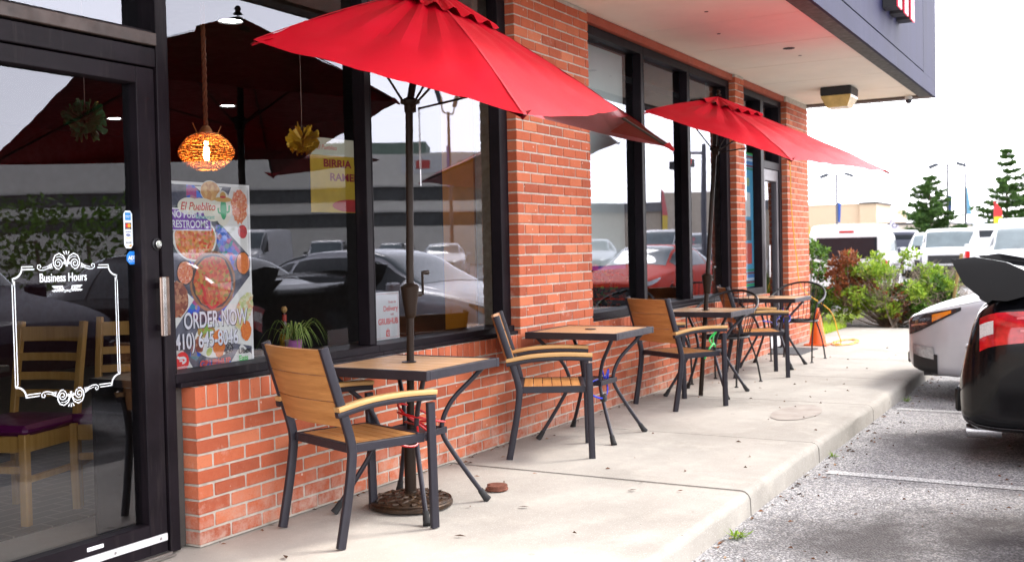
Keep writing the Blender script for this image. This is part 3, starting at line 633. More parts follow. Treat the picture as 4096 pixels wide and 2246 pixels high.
def stickers():
    y = .0985; o = MB().prism([(3.117, 1.345), (3.129, 1.329), (3.139, 1.329)] and [(3.090, 1.345), (3.100, 1.331), (3.126, 1.331), (3.136, 1.345), (3.136, 1.476), (3.126, 1.490), (3.100, 1.490), (3.090, 1.476)], 'y', y-.0006, y).build('card_sticker', P('sticker_white', (.74, .80, .84), .4, var=.03))
    tag(o, 'tall white strip of payment card logos stuck on the entrance door glass', 'sticker'); y -= .0009
    P_ = lambda a, b, c, d: [(a, b), (c, b), (c, d), (a, d)]
    MB().poly(P_(3.098, 1.450, 3.128, 1.482), y).build('card_panel', P('card_blue', (.02, .25, .62), .4), o); text('AMERICAN', .0052, (3.0995, y-.0003, 1.467), WHITE, o, 1.0); text('EXPRESS', .0052, (3.1015, y-.0003, 1.4605), WHITE, o, 1.0)
    MB().poly(P_(3.097, 1.411, 3.129, 1.439), y).build('card_panel', BLKP, o)
    MB().ellipse(3.108, 1.427, .0085, .0085, y-.0003).build('card_disc', P('disc_red', (.72, .02, .02), .4), o); MB().ellipse(3.118, 1.427, .0085, .0085, y-.0005).build('card_disc', P('disc_orange', (.82, .36, .03), .4), o); text('mastercard', .0042, (3.1015, y-.0003, 1.413), WHITE, o, 1.1)
    m = MB().poly(P_(3.098, 1.400, 3.128, 1.403), y); m.build('card_bar', P('visa_navy', (.02, .03, .25), .4), o); MB().poly(P_(3.098, 1.374, 3.128, 1.377), y).build('card_bar', P('visa_gold', (.75, .48, .06), .4), o); text('VISA', .015, (3.0995, y-.0003, 1.382), P('visa_navy', (.02, .03, .25), .4), o, .78, shear=.2, bold=.0005)
    MB().add([(3.128, y, 1.338), (3.128, y, 1.349), (3.110, y, 1.338)], [(0, 1, 2)]).build('card_bar', P('disc_orange', (.82, .36, .03), .4), o); text('DISCOVER', .0068, (3.0975, y-.0003, 1.353), BLKP, o, .92, bold=.0002)
    y = .0985; n = 8; o = MB().prism([(3.128+.030*cos(pi/8+k*pi/4), 1.291+.030*sin(pi/8+k*pi/4)) for k in range(n)], 'y', y-.0006, y).build('alarm_sticker', P('alarm_blue', (.015, .20, .70), .4, var=.03))
    tag(o, 'blue octagonal alarm company sticker below the card strip on the door', 'sticker'); text('ADT', .023, (3.1085, y-.0012, 1.283), WHITE, o, .88, bold=.0009); text('800.ADT.ASAP', .0048, (3.1105, y-.0012, 1.274), WHITE, o, 1.0)
stickers()
def hours_lettering():
    y = .0985; V = P('vinyl_white', (.80, .84, .86), .5, var=.02); m = MB(); w = .0036
    cx = 2.804
    def sym(pts, wd=w, both=True):
        m.ribbon(pts, wd, y)
        if both: m.ribbon([(2*cx-p[0], p[1]) for p in pts], wd, y)
    def arc(c, r, a0, a1, n=10): return [(c[0]+r*cos(R(a0+(a1-a0)*i/n)), c[1]+r*sin(R(a0+(a1-a0)*i/n))) for i in range(n+1)]
    zt, zb, xl = 1.2645, .7635, 2.5600
    for d, sh in ((0, 0), (.0105, .0105)):
        top = [(2.652+sh*.5, zt-d), (2.602+d*.8, zt-d)]+arc((2.560+d*.2, zt-d*.2), .043, 0, -90)[1:]+[(xl+d, 1.20-d)]
        sym(top, w+.0006*(d > 0)); sym([(xl+d, 1.2215-d), (xl+d, .806+d)], w)
        bot = [(xl+d, .806+d)]+arc((2.560+d*.2, zb+d*.2), .043, 90, 0)[0:]+[(2.602+d*.8, zb+d), (2.662+sh*.5, zb+d)]; sym(bot, w)
    def spiral(c, r0, r1, a0, turns, n=26): return [(c[0]+(r0+(r1-r0)*i/n)*cos(R(a0)+turns*2*pi*i/n), c[1]+(r0+(r1-r0)*i/n)*sin(R(a0)+turns*2*pi*i/n)) for i in range(n+1)]
    for base, sg in ((1.262, 1), (.764, -1)):
        def Z(pts): return [(a, base+sg*b) for a, b in pts]
        sym(Z([(cx-.002, .0), (cx-.004, .022), (cx-.014, .042), (cx-.034, .052), (cx-.052, .044), (cx-.061, .026), (cx-.060, .008), (cx-.048, -.008), (cx-.034, -.010)]), .0046)
        sym(Z(spiral((cx-.039, .013), .0205, .004, -70, 1.6)), .0036)
        sym(Z([(cx-.003, .006), (cx-.012, .030), (cx-.028, .040), (cx-.046, .038)]), .0026)
        sym(Z(spiral((cx-.012, .012), .006, .002, 200, -.9, 10)), .004)
        for k in range(3): sym(Z([(cx-.064-.004*k, -.008), (cx-.072-.008*k, .006-.003*k), (cx-.066-.005*k, .016-.006*k)]), [.001, .005, .001])
        sym(Z([(cx-.066, .002), (cx-.085, -.006), (cx-.105, -.012), (cx-.122, -.012), (cx-.133, -.004), (cx-.131, .007), (cx-.121, .009), (cx-.117, .002), (cx-.122, -.003)]), .0034)
        sym(Z([(cx-.070, .012), (cx-.090, .001), (cx-.112, -.004)]), .0024)
        m.ribbon(Z([(cx, .046), (cx, .062)]), [.001, .006], y); sym(Z([(cx-.006, .046), (cx-.013, .060)]), [.001, .006])
    for s_ in (-1, 1):
        m.ribbon([(cx, 1.163), (cx+s_*.02, 1.172), (cx+s_*.062, 1.178)], .003, y)
        for k in range(4):
            bx = cx+s_*(.018+.012*k); m.ribbon([(bx, 1.172+.001*k), (bx+s_*.006, 1.183), (bx+s_*.017, 1.186)], [.002, .009, .001], y); m.ribbon([(bx, 1.172), (bx+s_*.007, 1.166), (bx+s_*.018, 1.168)], [.002, .009, .001], y)
        m.ribbon([(cx-s_*.004, 1.170), (cx+s_*.012, 1.160), (cx+s_*.018, 1.164)], .003, y)
    m.build('hours_scrollwork', V, DOOR)
    text('Business Hours', .0475, (2.678, y, 1.2035), V, DOOR, .74, bold=.0006, name='hours_lettering')
hours_lettering()
def sign_letters():
    CR = P('letter_red', (.80, .02, .05), .35, em=(1, .05, .1), ems=.25); o = empty('channel_letter', (11.3, -1.60, 3.55)); tag(o, 'raised red letter with black sides mounted on the blue fascia', 'sign letter')
    for i, (x, z) in enumerate(((10.86, 3.57), (11.24, 3.575), (11.62, 3.58))):
        p = MB().box(x, x+.20, -1.72, -1.59, z, 4.35).build('letter_side', BLK, o); p.location = -o.location
        p2 = MB().box(x-.006, x+.206, -1.735, -1.721, z-.004, 4.36).build('letter_face', CR, o); p2.location = -o.location
sign_letters()
def canopy_fittings():
    o = empty('canopy_lamp', (13.0, -.70, 3.13)); tag(o, 'black box lamp with yellowed glass lens under the canopy end', 'lamp')
    MB().cbox((0, 0, -.05), (.20, .18, .05), .012).build('housing', BLK, o)
    AM = P('amber_lens', (.62, .44, .16), .25, var=.3, vs=6, coat=.3)
    m = MB(); a, b = (.195, .175), (.135, .12); vs = [(sx*w[0], sy*w[1], z) for w, z in ((a, -.102), ((.19, .17), -.125), (b, -.235)) for sx, sy in ((-1, -1), (1, -1), (1, 1), (-1, 1))]
    fs = [(i*4+k, i*4+(k+1) % 4, i*4+4+(k+1) % 4, i*4+4+k) for i in range(2) for k in range(4)]+[(8, 9, 10, 11)]; m.add(vs, fs); m.build('lens', AM, o)
    o = empty('security_camera', (14.17, -1.30, 3.12)); tag(o, 'small dome security camera at the canopy corner', 'camera')
    MB().lathe([(.03, 0), (.045, -.01), (.045, -.03), (.03, -.05)], (0, 0, 0), 16).build('mount', P('camera_white', (.55, .55, .53), .4), o, smooth=True)
    MB().lathe([(.04, -.045), (.043, -.06), (.035, -.08), (.018, -.094), (0, -.098)], (0, 0, 0), 18).build('dome', P('camera_dome', (.02, .02, .03), .1), o, smooth=True)
canopy_fittings()
def far_banner():
    o = MB().box(11.60, 12.34, .1655, .168, .80, 2.36).build('window_banner', P('banner_blue', (.10, .42, .68), .45, var=.05)); tag(o, 'light blue vertical banner with coloured border behind the narrow far sidelight', 'banner')
    y = .165; m = {}
    def rect(a, b, c, d, col, name='panel'):
        MB().poly([(a, b), (c, b), (c, d), (a, d)], y).build(name, P('banner_%02d%02d%02d' % tuple(int(99*v) for v in col), col, .5), o)
    for k, c in enumerate(((.05, .45, .08), (.35, .05, .04), (.75, .78, .9), (.08, .2, .6), (.30, .04, .05), (.05, .30, .10))):
        rect(11.60, 2.34-.035*k, 12.34, 2.362-.035*k, c, 'border_stripe'); rect(11.60, .81+.035*k, 12.34, .832+.035*k, c, 'border_stripe')
    rect(11.66, 1.62, 12.22, 1.90, (.82, .82, .82)); rect(11.70, 1.67, 12.02, 1.86, (.62, .10, .12)); y -= .0003
    rect(11.66, 1.34, 12.25, 1.58, (.12, .12, .13)); rect(11.66, 1.07, 12.26, 1.31, (.66, .10, .08))
    text('UB', .13, (12.0, y, 1.98), P('banner_yellow', (.75, .72, .06), .5), o, 1.2, bold=.002)
far_banner()
# ================================================================== TABLES, CHAIRS, UMBRELLAS
def make_table(slat, axis):
    t = empty('patio_table'); h = .335
    m = MB()
    for sx in (-1, 1):
        m.cbox((sx*(h-.014), 0, .712), (.014, h, .0225), .003); m.cbox((0, sx*(h-.014), .7125), (h-.0285, .014, .022), .003)
    m.box(-h+.03, h-.03, -h+.03, h-.03, .694, .712); m.lathe([(.020, .7345), (.036, .7345), (.038, .738), (.022, .7385)], (0, 0, 0), 20)
    m.build('top_frame', GUN, t)
    m = MB(); n = 6; w = (2*h-.06)/n
    for i in range(n):
        c = -h+.03+w*(i+.5); L = h-.03
        m.cbox((0, c, .7255) if axis == 0 else (c, 0, .7255), (L, w/2-.0016, .0065) if axis == 0 else (w/2-.0016, L, .0065), .0018)
    m.build('slats', slat, t)
    for sx in (-1, 1):
        for sy in (-1, 1):
            pts = smoothpath([(sx*.275, sy*.275, .694), (sx*.225, sy*.225, .625), (sx*.155, sy*.155, .53), (sx*.118, sy*.118, .43), (sx*.118, sy*.118, .355), (sx*.150, sy*.150, .27), (sx*.215, sy*.215, .13), (sx*.27, sy*.27, .02)], 5)
            l = MB().tube(pts, .0125, 10).build('leg', GUN, t, smooth=True)
            MB().tube([(sx*.252, sy*.252, .056), (sx*.268, sy*.268, .022), (sx*.280, sy*.280, .002)], [.0155, .018, .021], 12).build('foot', RUB, l, smooth=True)
    m = MB(); m.cbox((0, 0, .385), (.125, .125, .006), .002)
    for sx in (-1, 1): m.cbox((sx*.128, 0, .380), (.006, .134, .016), .002).cbox((0, sx*.128, .380), (.1215, .006, .016), .002)
    m.build('shelf', GUN, t); return t
TABLES = [('four legged slat table nearest the entrance, holding the largest umbrella', 4.40, -.425, .0, 1), ('slat table without umbrella in front of the brick pillar', 6.60, -.40, .02, 1),
          ('slat table pierced by the farther red umbrella pole', 8.86, -.44, .0, 0), ('slat table without umbrella beside the end pillar', 11.12, -.385, .0, 1)]
protos = {}
for lab, x, y, rz, ax in TABLES:
    if ax not in protos: t = protos[ax] = make_table(TOP_X if ax == 0 else TOP_Y, ax)
    else: t = copy_tree(protos[ax])
    t.location = (x, y, 0); t.rotation_euler.z = rz; tag(t, lab, 'table', 'slat tables along the wall')
def make_chair():
    """arm chair facing +X: origin on the ground under the middle of the seat"""
    c = empty('patio_chair'); hw = .262
    for s in (-1, 1):
        y = s*hw
        back = smoothpath([(-.255, y, .0), (-.215, y, .20), (-.190, y, .36), (-.188, y, .44), (-.212, y, .54), (-.255, y, .68), (-.318, y, .885)], 5)
        MB().bar(back, .026, .040, (0, 1, 0)).build('rear_leg', GUN, c, smooth=True, split=50)
        MB().bar([(.255, y, 0), (.250, y, .3), (.245, y, .588)], .026, .040, (0, 1, 0)).build('front_leg', GUN, c, smooth=True, split=50)
        top = smoothpath([(-.262, y+s*.006, .598), (-.10, y+s*.006, .624), (.08, y+s*.006, .632), (.266, y+s*.006, .625)], 6)
        af = MB().bar([p-Vector((0, 0, .012)) for p in top], .030, .026, (0, 1, 0)).build('arm_rail', GUN, c, smooth=True, split=50)
        MB().bar([p+Vector((0, 0, .0125)) for p in top], .048, .022, (0, 1, 0)).build('armrest', ARMW, c, smooth=True, split=50)
    m = MB()
    for s in (-1, 1): m.cbox((.018, s*.232, .425), (.205, .013, .020), .003)
    m.cbox((-.175, 0, .4255), (.013, .2185, .0195), .003).cbox((.21, 0, .4255), (.013, .2185, .0195), .003)
    for s in (-1, 1): m.cbox((.232, s*.2475, .424), (.010, .003, .015), .001).cbox((-.19, s*.2475, .424), (.010, .003, .015), .001)
    m.build('seat_frame', GUN, c)
    m = MB(); n = 6; x0, x1 = -.160, .195; w = (x1-x0)/n
    for i in range(n): m.cbox((x0+w*(i+.5), 0, .437), (w/2-.0022, .217, .0075), .002)
    m.build('seat_slats', SLAT_Y, c)
    m = MB()
    zs = [(.532, .643), (.648, .760), (.765, .876)]
    for a, b in zs:
        def pt(u, v, o):
            z = a+(b-a)*v; xb = -.212-(z-.54)*.307-.010; yy = (u*2-1)*(hw-.014); return Vector((xb-.030*(1-(u*2-1)**2)+o*.95, yy, z+o*.28))
        n = 12
        for o, fl in ((.007, 0), (-.007, 1)):
            b0 = len(m.v); m.grid(lambda u, v: pt(u, v, o), n, 1)
        vs = []; fs = []
        for v in (0, 1):
            b0 = len(vs)
            for i in range(n+1): vs += [pt(i/n, v, .007), pt(i/n, v, -.007)]
            fs += [(b0+2*i, b0+2*i+2, b0+2*i+3, b0+2*i+1) for i in range(n)]
        m.add(vs, fs)
    m.build('back_slats', SLAT_Y, c, smooth=True, split=30); return c
ch0 = make_chair()
CHAIRS = [('nearest wooden slat armchair, seen from behind at the table with the big umbrella', 3.955, -.425, -20), ('wooden slat armchair turned to the kerb in front of the brick pillar', 5.99, -.39, -62),
          ('third wooden slat armchair, showing its brown back under the farther umbrella', 8.16, -.455, -31), ('farthest wooden slat armchair, standing behind the black wire chair', 10.33, -.44, -62)]
for i, (lab, x, y, a) in enumerate(CHAIRS):
    c = ch0 if i == 0 else copy_tree(ch0); c.location = (x, y, 0); c.rotation_euler.z = R(a); tag(c, lab, 'chair', 'wood and metal armchairs')
def make_wire_chair():
    """black wire armchair facing +X"""
    c = empty('wire_chair')
    def ring(a): return Vector((.225*cos(a), .225*sin(a), .44))
    m = MB(); m.tube([ring(2*pi*i/28) for i in range(29)], .011, 8, cap=False)
    for k in range(-6, 7):
        q = k*.034; L = math.sqrt(max(0, .222**2-q*q)); m.tube([(-L, q, .443), (0, q, .436), (L, q, .443)], .0028, 5); m.tube([(q, -L, .446), (q, 0, .4385), (q, L, .446)], .0028, 5)
    m.build('seat', IRON, c, smooth=True)
    hoop = [(.20, -.285, .64), (.10, -.30, .668), (-.02, -.30, .70), (-.14, -.275, .755), (-.25, -.20, .815), (-.315, -.08, .85), (-.325, 0, .855)]
    hp = smoothpath(hoop+[(x, -y, z) for x, y, z in hoop[-2::-1]], 6)
    MB().tube(hp, .012, 8).build('back_hoop', IRON, c, smooth=True)
    m = MB(); n = len(hp)
    for k in range(15):
        i = int(6+(n-13)*k/14); p = hp[i]; a = math.atan2(p.y*1.1, p.x-.02); b = ring(a); b.z = .452
        mid = (p+b)/2+Vector((cos(a), sin(a), 0))*.012; m.tube(smoothpath([p, mid, b], 4), .0036, 6)
    m.build('back_wires', IRON, c, smooth=True)
    for sx in (-1, 1):
        for sy in (-1, 1):
            top = Vector((.19, sy*.15, .44)) if sx > 0 else Vector((-.15, sy*.17, .44)); foot = Vector((.225, sy*.225, .008)) if sx > 0 else Vector((-.275, sy*.235, .008))
            pts = [top, top.lerp(foot, .5)+Vector((sx*.012, sy*.012, 0)), foot]
            if sx > 0: pts = [Vector((.20, sy*.285, .64)), Vector((.235, sy*.265, .52)), Vector((.225, sy*.235, .30)), foot]
            l = MB().tube(smoothpath(pts, 5), .0088, 8).build('leg', IRON, c, smooth=True)
            MB().lathe([(.019, 0), (.019, .006), (.009, .012)], (foot.x, foot.y, 0), 14).build('foot', IRON, l)
    return c
w0 = make_wire_chair(); w0.location = (9.60, -.36, 0); w0.rotation_euler.z = R(172); tag(w0, 'black wire chair between the umbrella table and the farthest wooden armchair', 'chair', 'black wire chairs')
w1 = copy_tree(w0); w1.location = (11.80, -.47, 0); w1.rotation_euler.z = R(178); tag(w1, 'black wire chair in front of the orange cone at the end pillar', 'chair', 'black wire chairs')
def umbrella(name_label, tips, apex, pole_base, joint, vent_r, slack, base=None, crank=None, fold=None, vent_cut=.13):
    u = empty('patio_umbrella', pole_base); tag(u, name_label, 'umbrella', 'red umbrellas'); O = Vector(pole_base)
    def pl(m, n, mat, par=None, **k):
        o = m.build(n, mat, par or u, **k)
        if (par or u) is u: o.location = -O
        return o
    tips = [Vector(t) for t in tips]; A = Vector(apex); N = len(tips); C = sum(tips, Vector())/N; ax = (tips[2]-tips[0]).cross(tips[3]-tips[1]).normalized(); ax = ax if ax.z > 0 else -ax
    m = MB(); ne, nr = 20, 14; bow = .022
    def rim(i, s):
        a, b = tips[i], tips[(i+1) % N]; p = a.lerp(b, s); k = 4*s*(1-s)
        return p+(C-p)*.012*k
    for i in range(N):
        def f(a, b, i=i):
            s = b; r = vent_cut+(1-vent_cut)*a; h = rim(i, s); p = A.lerp(h, r); k = 4*s*(1-s)
            sag = -slack*k*sin(pi*min(1, r))**1.0
            wr = (.013 if i == 0 else .007)*sin(8*s*pi+i+3*r)*(1-r)**1.2*k*4*r+.010*noise.noise((p.x*5, p.y*5, p.z*5))+.005*noise.noise((p.x*13, p.y*13, p.z*13))
            if fold and i == fold[0]:      # this panel's hem has slipped up its rib
                r = vent_cut+(1-fold[1]*s**1.15-vent_cut)*a; p = A.lerp(h, r)
            return p+ax*(sag+wr+bow*sin(pi*min(1, r)))
        m.grid(f, nr, ne)
        if fold and i == fold[0]:          # slack cloth below the crease hangs tucked in under the canopy
            def flap(a, b, f=f, i=i):
                c0 = f(1, b); h0 = tips[i].lerp(tips[(i+1) % N], b)+Vector((.86, .42, .10))*1.5*(b*b*(1-b)*6.2)
                return c0.lerp(h0, a)
            m.grid(flap, 6, ne)
    for q, fc in enumerate(m.f):               # every face of the cloth looks up
        a, b, d = m.v[fc[0]], m.v[fc[1]], m.v[fc[2]]
        if (b-a).cross(d-a).z < 0: m.f[q] = fc[::-1]
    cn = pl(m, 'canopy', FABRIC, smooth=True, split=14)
    for i in range(N):
        t = tips[i]; d = (t-A).normalized(); sd = d.cross(ax).normalized(); m = MB()
        m.grid(lambda a, b: A.lerp(t, vent_cut+(.985-vent_cut)*a)+ax*(bow*sin(pi*(vent_cut+(.985-vent_cut)*a))+.0035)+sd*(b-.5)*.011, 14, 1); m.build('seam', SEAM, cn, smooth=True)
    m = MB()
    for i in range(N):
        m.grid(lambda a, b, i=i: A+ax*.035+((tips[i].lerp(tips[(i+1) % N], b))-A)*(vent_r*(.02+.98*a))+ax*(.016*sin(b*pi*6)*a), 4, 18)
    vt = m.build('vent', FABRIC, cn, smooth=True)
    for i in range(N):
        m = MB(); t = tips[i]; d = (t-A).normalized(); m.grid(lambda a, b: t-d*.075*a+Vector((-d.y, d.x, 0)).normalized()*(b-.5)*(.02+.10*a)-ax*(.010+.012*(1-abs(b-.5)*2)), 3, 4)
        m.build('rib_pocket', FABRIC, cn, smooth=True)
    J = Vector(joint); run = J.lerp(A, .16)
    pts = [O, J.lerp(O, .5), J, A]
    po = pl(MB().tube([O+Vector((0, 0, .005)), J], .0195, 16).tube([J-ax*.02, A+ax*.02], .0185, 16), 'pole', BRONZE, smooth=True)
    pl(MB().lathe([(.0, .05), (.012, .045), (.02, .03), (.012, .018), (.028, .0), (0, -.01)], A+ax*.045, 16), 'finial', BRONZE, smooth=True)
    hub = J+ax*.02
    pl(MB().lathe([(.022, -.045), (.030, -.04), (.030, -.005), (.048, .0), (.050, .016), (.030, .026), (.022, .03)], hub, 20), 'runner_hub', BRONZE, smooth=True)
    pl(MB().lathe([(.02, -.02), (.045, -.012), (.045, .008), (.02, .02)], A-ax*.05, 18), 'top_hub', BRONZE)
    for i in range(N):
        t = tips[i]; a = A-ax*.05; e = t-(t-A).normalized()*.03-ax*.014
        rb = pl(MB().tube([a, a.lerp(e, .5)+ax*(bow-.012), e], .0075, 6), 'rib', BRONZE, smooth=True)
        MB().tube([hub+(t-A)*.03, A-ax*.05+(e-A)*.48+ax*(bow-.014)], .0062, 6).build('strut', BRONZE, rb, smooth=True)
    if crank:
        zc = crank; d = (J-O).normalized(); p = O+d*(zc/d.z)
        prof = [(.0, .095), (.024, .092), (.044, .078), (.048, .072), (.046, .060), (.030, -.055), (.0275, -.075), (.021, -.085), (.0, -.085)]
        cb = pl(MB().lathe(prof, p, 28), 'crank_box', BRONZE, smooth=True)
        e = p+Vector((.035, -.02, .035)); m = MB().lathe([(.0, -.03), (.014, -.028), (.014, .03), (0, .032)], e, 14, 'x')
        e2 = e+Vector((.03, -.012, 0)); m.cbox(e2+Vector((.004, 0, .055)), (.004, .006, .062), .002); m.build('crank_arm', BRONZE, cb, smooth=True)
        MB().lathe([(.0, 0), (.008, .002), (.0105, .02), (.0115, .048), (.0, .05)], e2+Vector((.006, 0, .108)), 14, 'x').build('crank_handle', BRONZE, cb, smooth=True)
    return u, hub
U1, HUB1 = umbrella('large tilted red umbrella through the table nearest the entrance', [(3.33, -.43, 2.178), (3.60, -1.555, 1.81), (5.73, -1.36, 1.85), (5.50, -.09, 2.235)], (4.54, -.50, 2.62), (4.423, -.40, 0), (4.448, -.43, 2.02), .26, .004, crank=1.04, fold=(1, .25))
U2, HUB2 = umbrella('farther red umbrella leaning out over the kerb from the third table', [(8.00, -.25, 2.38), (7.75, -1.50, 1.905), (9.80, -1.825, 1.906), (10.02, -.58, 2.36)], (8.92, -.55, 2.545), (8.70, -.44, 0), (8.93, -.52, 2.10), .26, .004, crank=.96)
def chain():
    m = MB(); p = HUB1+Vector((.035, -.03, -.03))
    for k in range(24):
        c = p-Vector((0, 0, .0125*k)); pts = []
        for i in range(9):
            t = 2*pi*i/8; a = .0055*cos(t); b = .009*sin(t); pts.append(c+(Vector((a, 0, b)) if k % 2 else Vector((0, a, b))))
        m.tube(pts, .0013, 5, cap=False)
    o = m.build('chain', STEEL, U1, smooth=True); o.location = -U1.location
    q = p-Vector((0, 0, .30)); o2 = MB().tube([q, q-Vector((0, 0, .085))], .0028, 8).build('locking_pin', STEEL, o, smooth=True)
chain()
def umbrella_base():
    t_ = NT('antiqued_bronze'); c = t_.ramp(t_.noise(26, 6, .7), [(.35, (.020, .012, .008)), (.6, (.06, .034, .018)), (.78, (.32, .18, .07))]); t_.bsdf(c, .45, .5, t_.bump(t_.noise(60, 4), .5, .006))
    b = empty('umbrella_base', (4.423, -.40, 0)); tag(b, 'round cast bronze umbrella base with woven relief on the pavement', 'umbrella base')
    MB().lathe([(.205, 0), (.214, .006), (.214, .022), (.205, .030), (.196, .030), (.190, .037), (.13, .052), (.06, .060), (.05, .066), (.0, .066)], (0, 0, 0), 56).build('plate', t_.m, b, smooth=True)
    m = MB()
    for k in range(12):
        for sg in (-1, 1):
            pts = []
            for i in range(9):
                r = .06+.125*i/8; a = k*pi/6+sg*.95*(i/8); z = .060-(r-.06)*.18+.004*sin(i*2.2+(0 if sg > 0 else pi)); pts.append((r*cos(a), r*sin(a), z))
            m.tube(pts, .0085, 6)
    for rr in (.197, .206): m.tube([(rr*cos(2*pi*i/40), rr*sin(2*pi*i/40), .033) for i in range(41)], .004, 6, cap=False)
    m.build('woven_relief', t_.m, b, smooth=True)
    MB().lathe([(.036, .05), (.036, .07), (.030, .075), (.030, .36), (.034, .362), (.034, .385), (.021, .388)], (0, 0, 0), 24).build('stem', BRONZE, b, smooth=True)
    MB().tube([(.03, -.008, .33), (.062, -.02, .33)], .005, 8).cbox((.068, -.022, .33), (.006, .006, .016), .002).build('clamp_knob', BLK, b)
umbrella_base()
def cable(name, label, pts, r, col, n=6, group=None):
    o = MB().tube(smoothpath(pts, n), r, 8).build(name, P(name+'_%d' % int(col[0]*100+col[2]*10), col, .35), smooth=True); tag(o, label, 'cable', group); return o
def locks():
    def coil(c, rx, ry, rz, turns, n=60, seed=1):
        rr = random.Random(seed); out = []
        for i in range(n+1):
            t = i/n; a = t*turns*2*pi; w = 1+.3*sin(t*7+seed)
            out.append((c[0]+rx*cos(a)*w+rr.uniform(-.006, .006), c[1]+ry*sin(a)*w+rr.uniform(-.006, .006), c[2]+rz*sin(a*.5+t*4)+.03*sin(a)))
        return out
    g = 'coloured cable locks under the tables'
    o = MB().tube(smoothpath(coil((4.36, -.50, .45), .10, .10, .05, 2.2, 18, 2), 5)+smoothpath([(4.28, -.55, .44), (4.20, -.60, .36), (4.10, -.56, .38), (4.12, -.50, .44)], 5), .0055, 8).build('cable_lock', P('cable_red', (.48, .012, .015), .3), smooth=True); tag(o, 'red cable lock looped round the legs of the table nearest the entrance', 'cable lock', g)
    o = MB().tube(smoothpath([(6.62, -.47, .48), (6.60, -.50, .40), (6.62, -.52, .46), (6.64, -.5, .36), (6.60, -.52, .33), (6.50, -.56, .31), (6.36, -.60, .30), (6.25, -.58, .33), (6.26, -.54, .38), (6.40, -.50, .40), (6.58, -.48, .40)], 6), .006, 8).build('cable_lock', P('cable_blue', (.03, .05, .50), .25), smooth=True); tag(o, 'blue cable lock hanging under the table in front of the brick pillar', 'cable lock', g)
    MB().lathe([(.0, -.02), (.022, -.016), (.026, 0), (.022, .016), (0, .02)], (6.36, -.60, .30), 14, 'y').cbox((6.385, -.6, .315), (.012, .01, .012), .003).build('lock_body', BLK, o)
    o = MB().tube(smoothpath([(8.36, -.60, .36), (8.44, -.62, .45), (8.54, -.62, .47), (8.62, -.6, .44), (8.60, -.56, .50), (8.68, -.60, .57), (8.80, -.60, .60), (8.74, -.55, .52), (8.64, -.58, .46)], 6), .007, 8).build('cable_lock', P('cable_green', (.03, .60, .10), .3), smooth=True); tag(o, 'bright green cable lock over the chair under the farther umbrella', 'cable lock', g)
    o = MB().tube(smoothpath([(10.55, -.45, .52), (10.68, -.50, .50), (10.80, -.52, .46), (10.95, -.48, .50), (11.05, -.5, .55), (11.02, -.53, .62), (10.98, -.55, .48), (11.15, -.56, .48), (11.22, -.55, .52), (11.14, -.54, .55)], 6), .006, 8).build('cable_lock', P('cable_blue', (.03, .05, .50), .25), smooth=True); tag(o, 'blue cable lock on the table beside the end pillar', 'cable lock', g)
locks()
def cone_and_cord():
    OR = P('cone_orange', (.78, .12, .012), .45, var=.1)
    c = empty('traffic_cone', (13.62, -.26, 0)); c.scale = (.8, .8, .66); tag(c, 'plain orange traffic cone at the foot of the end pillar', 'cone')
    MB().cbox((0, 0, .015), (.18, .18, .014), .006).build('base', OR, c); MB().lathe([(.135, .028), (.13, .05), (.032, .69), (.026, .71), (.0, .71)], (0, 0, 0), 28).build('body', OR, c, smooth=True)
    pts = [(13.30, .10, 2.62), (13.27, .05, 2.66), (13.30, -.02, 2.3), (13.33, -.02, 1.9), (13.38, -.03, 1.5), (13.46, -.05, 1.1), (13.52, -.10, .72), (13.60, -.42, .45), (13.66, -.50, .18), (13.74, -.52, .02)]
    for k in range(40):
        a = k*.62; pts.append((14.0+.42*cos(a+2.6)*(1+.12*sin(k)), -.52+.13*sin(a+2.6)*(1+.2*cos(k*1.7)), .012+.003*(k % 3)))
    o = MB().tube(smoothpath(pts, 4), .0062, 7).build('extension_cord', P('cord_yellow', (.78, .42, .03), .4), smooth=True); tag(o, 'yellow extension cord down the end pillar coiled on the walk', 'cord')
    o = MB().cbox((12.72, -.16, .006), (.42, .22, .006), .003).build('door_mat', P('mat_grey', (.06, .06, .065), .95, var=.3, vs=90, bump=.6, bs=300)); tag(o, 'dark grey mat before the far door', 'mat')
    t_ = NT('rust'); t_.bsdf(t_.ramp(t_.noise(60, 5, .7), [(.3, (.10, .030, .018)), (.7, (.24, .085, .05))]), .8, .2, t_.bump(t_.noise(150, 4), .6, .004))
    k = empty('cleanout_cap', (4.905, -.627, 0)); tag(k, 'rusty round pipe cleanout cap set in the pavement by the first table', 'cap')
    n = 30; pr = []
    for i in range(n):
        a = 2*pi*i/n; r = .058 if not (1.7 < a < 2.5) else .034
        pr.append((r*cos(a), r*sin(a)))
    MB().prism(pr, 'z', 0, .026).build('cap_lid', t_.m, k); MB().lathe([(.061, 0), (.062, .008), (.058, .010)], (0, 0, 0), 28).build('collar', t_.m, k)
cone_and_cord()
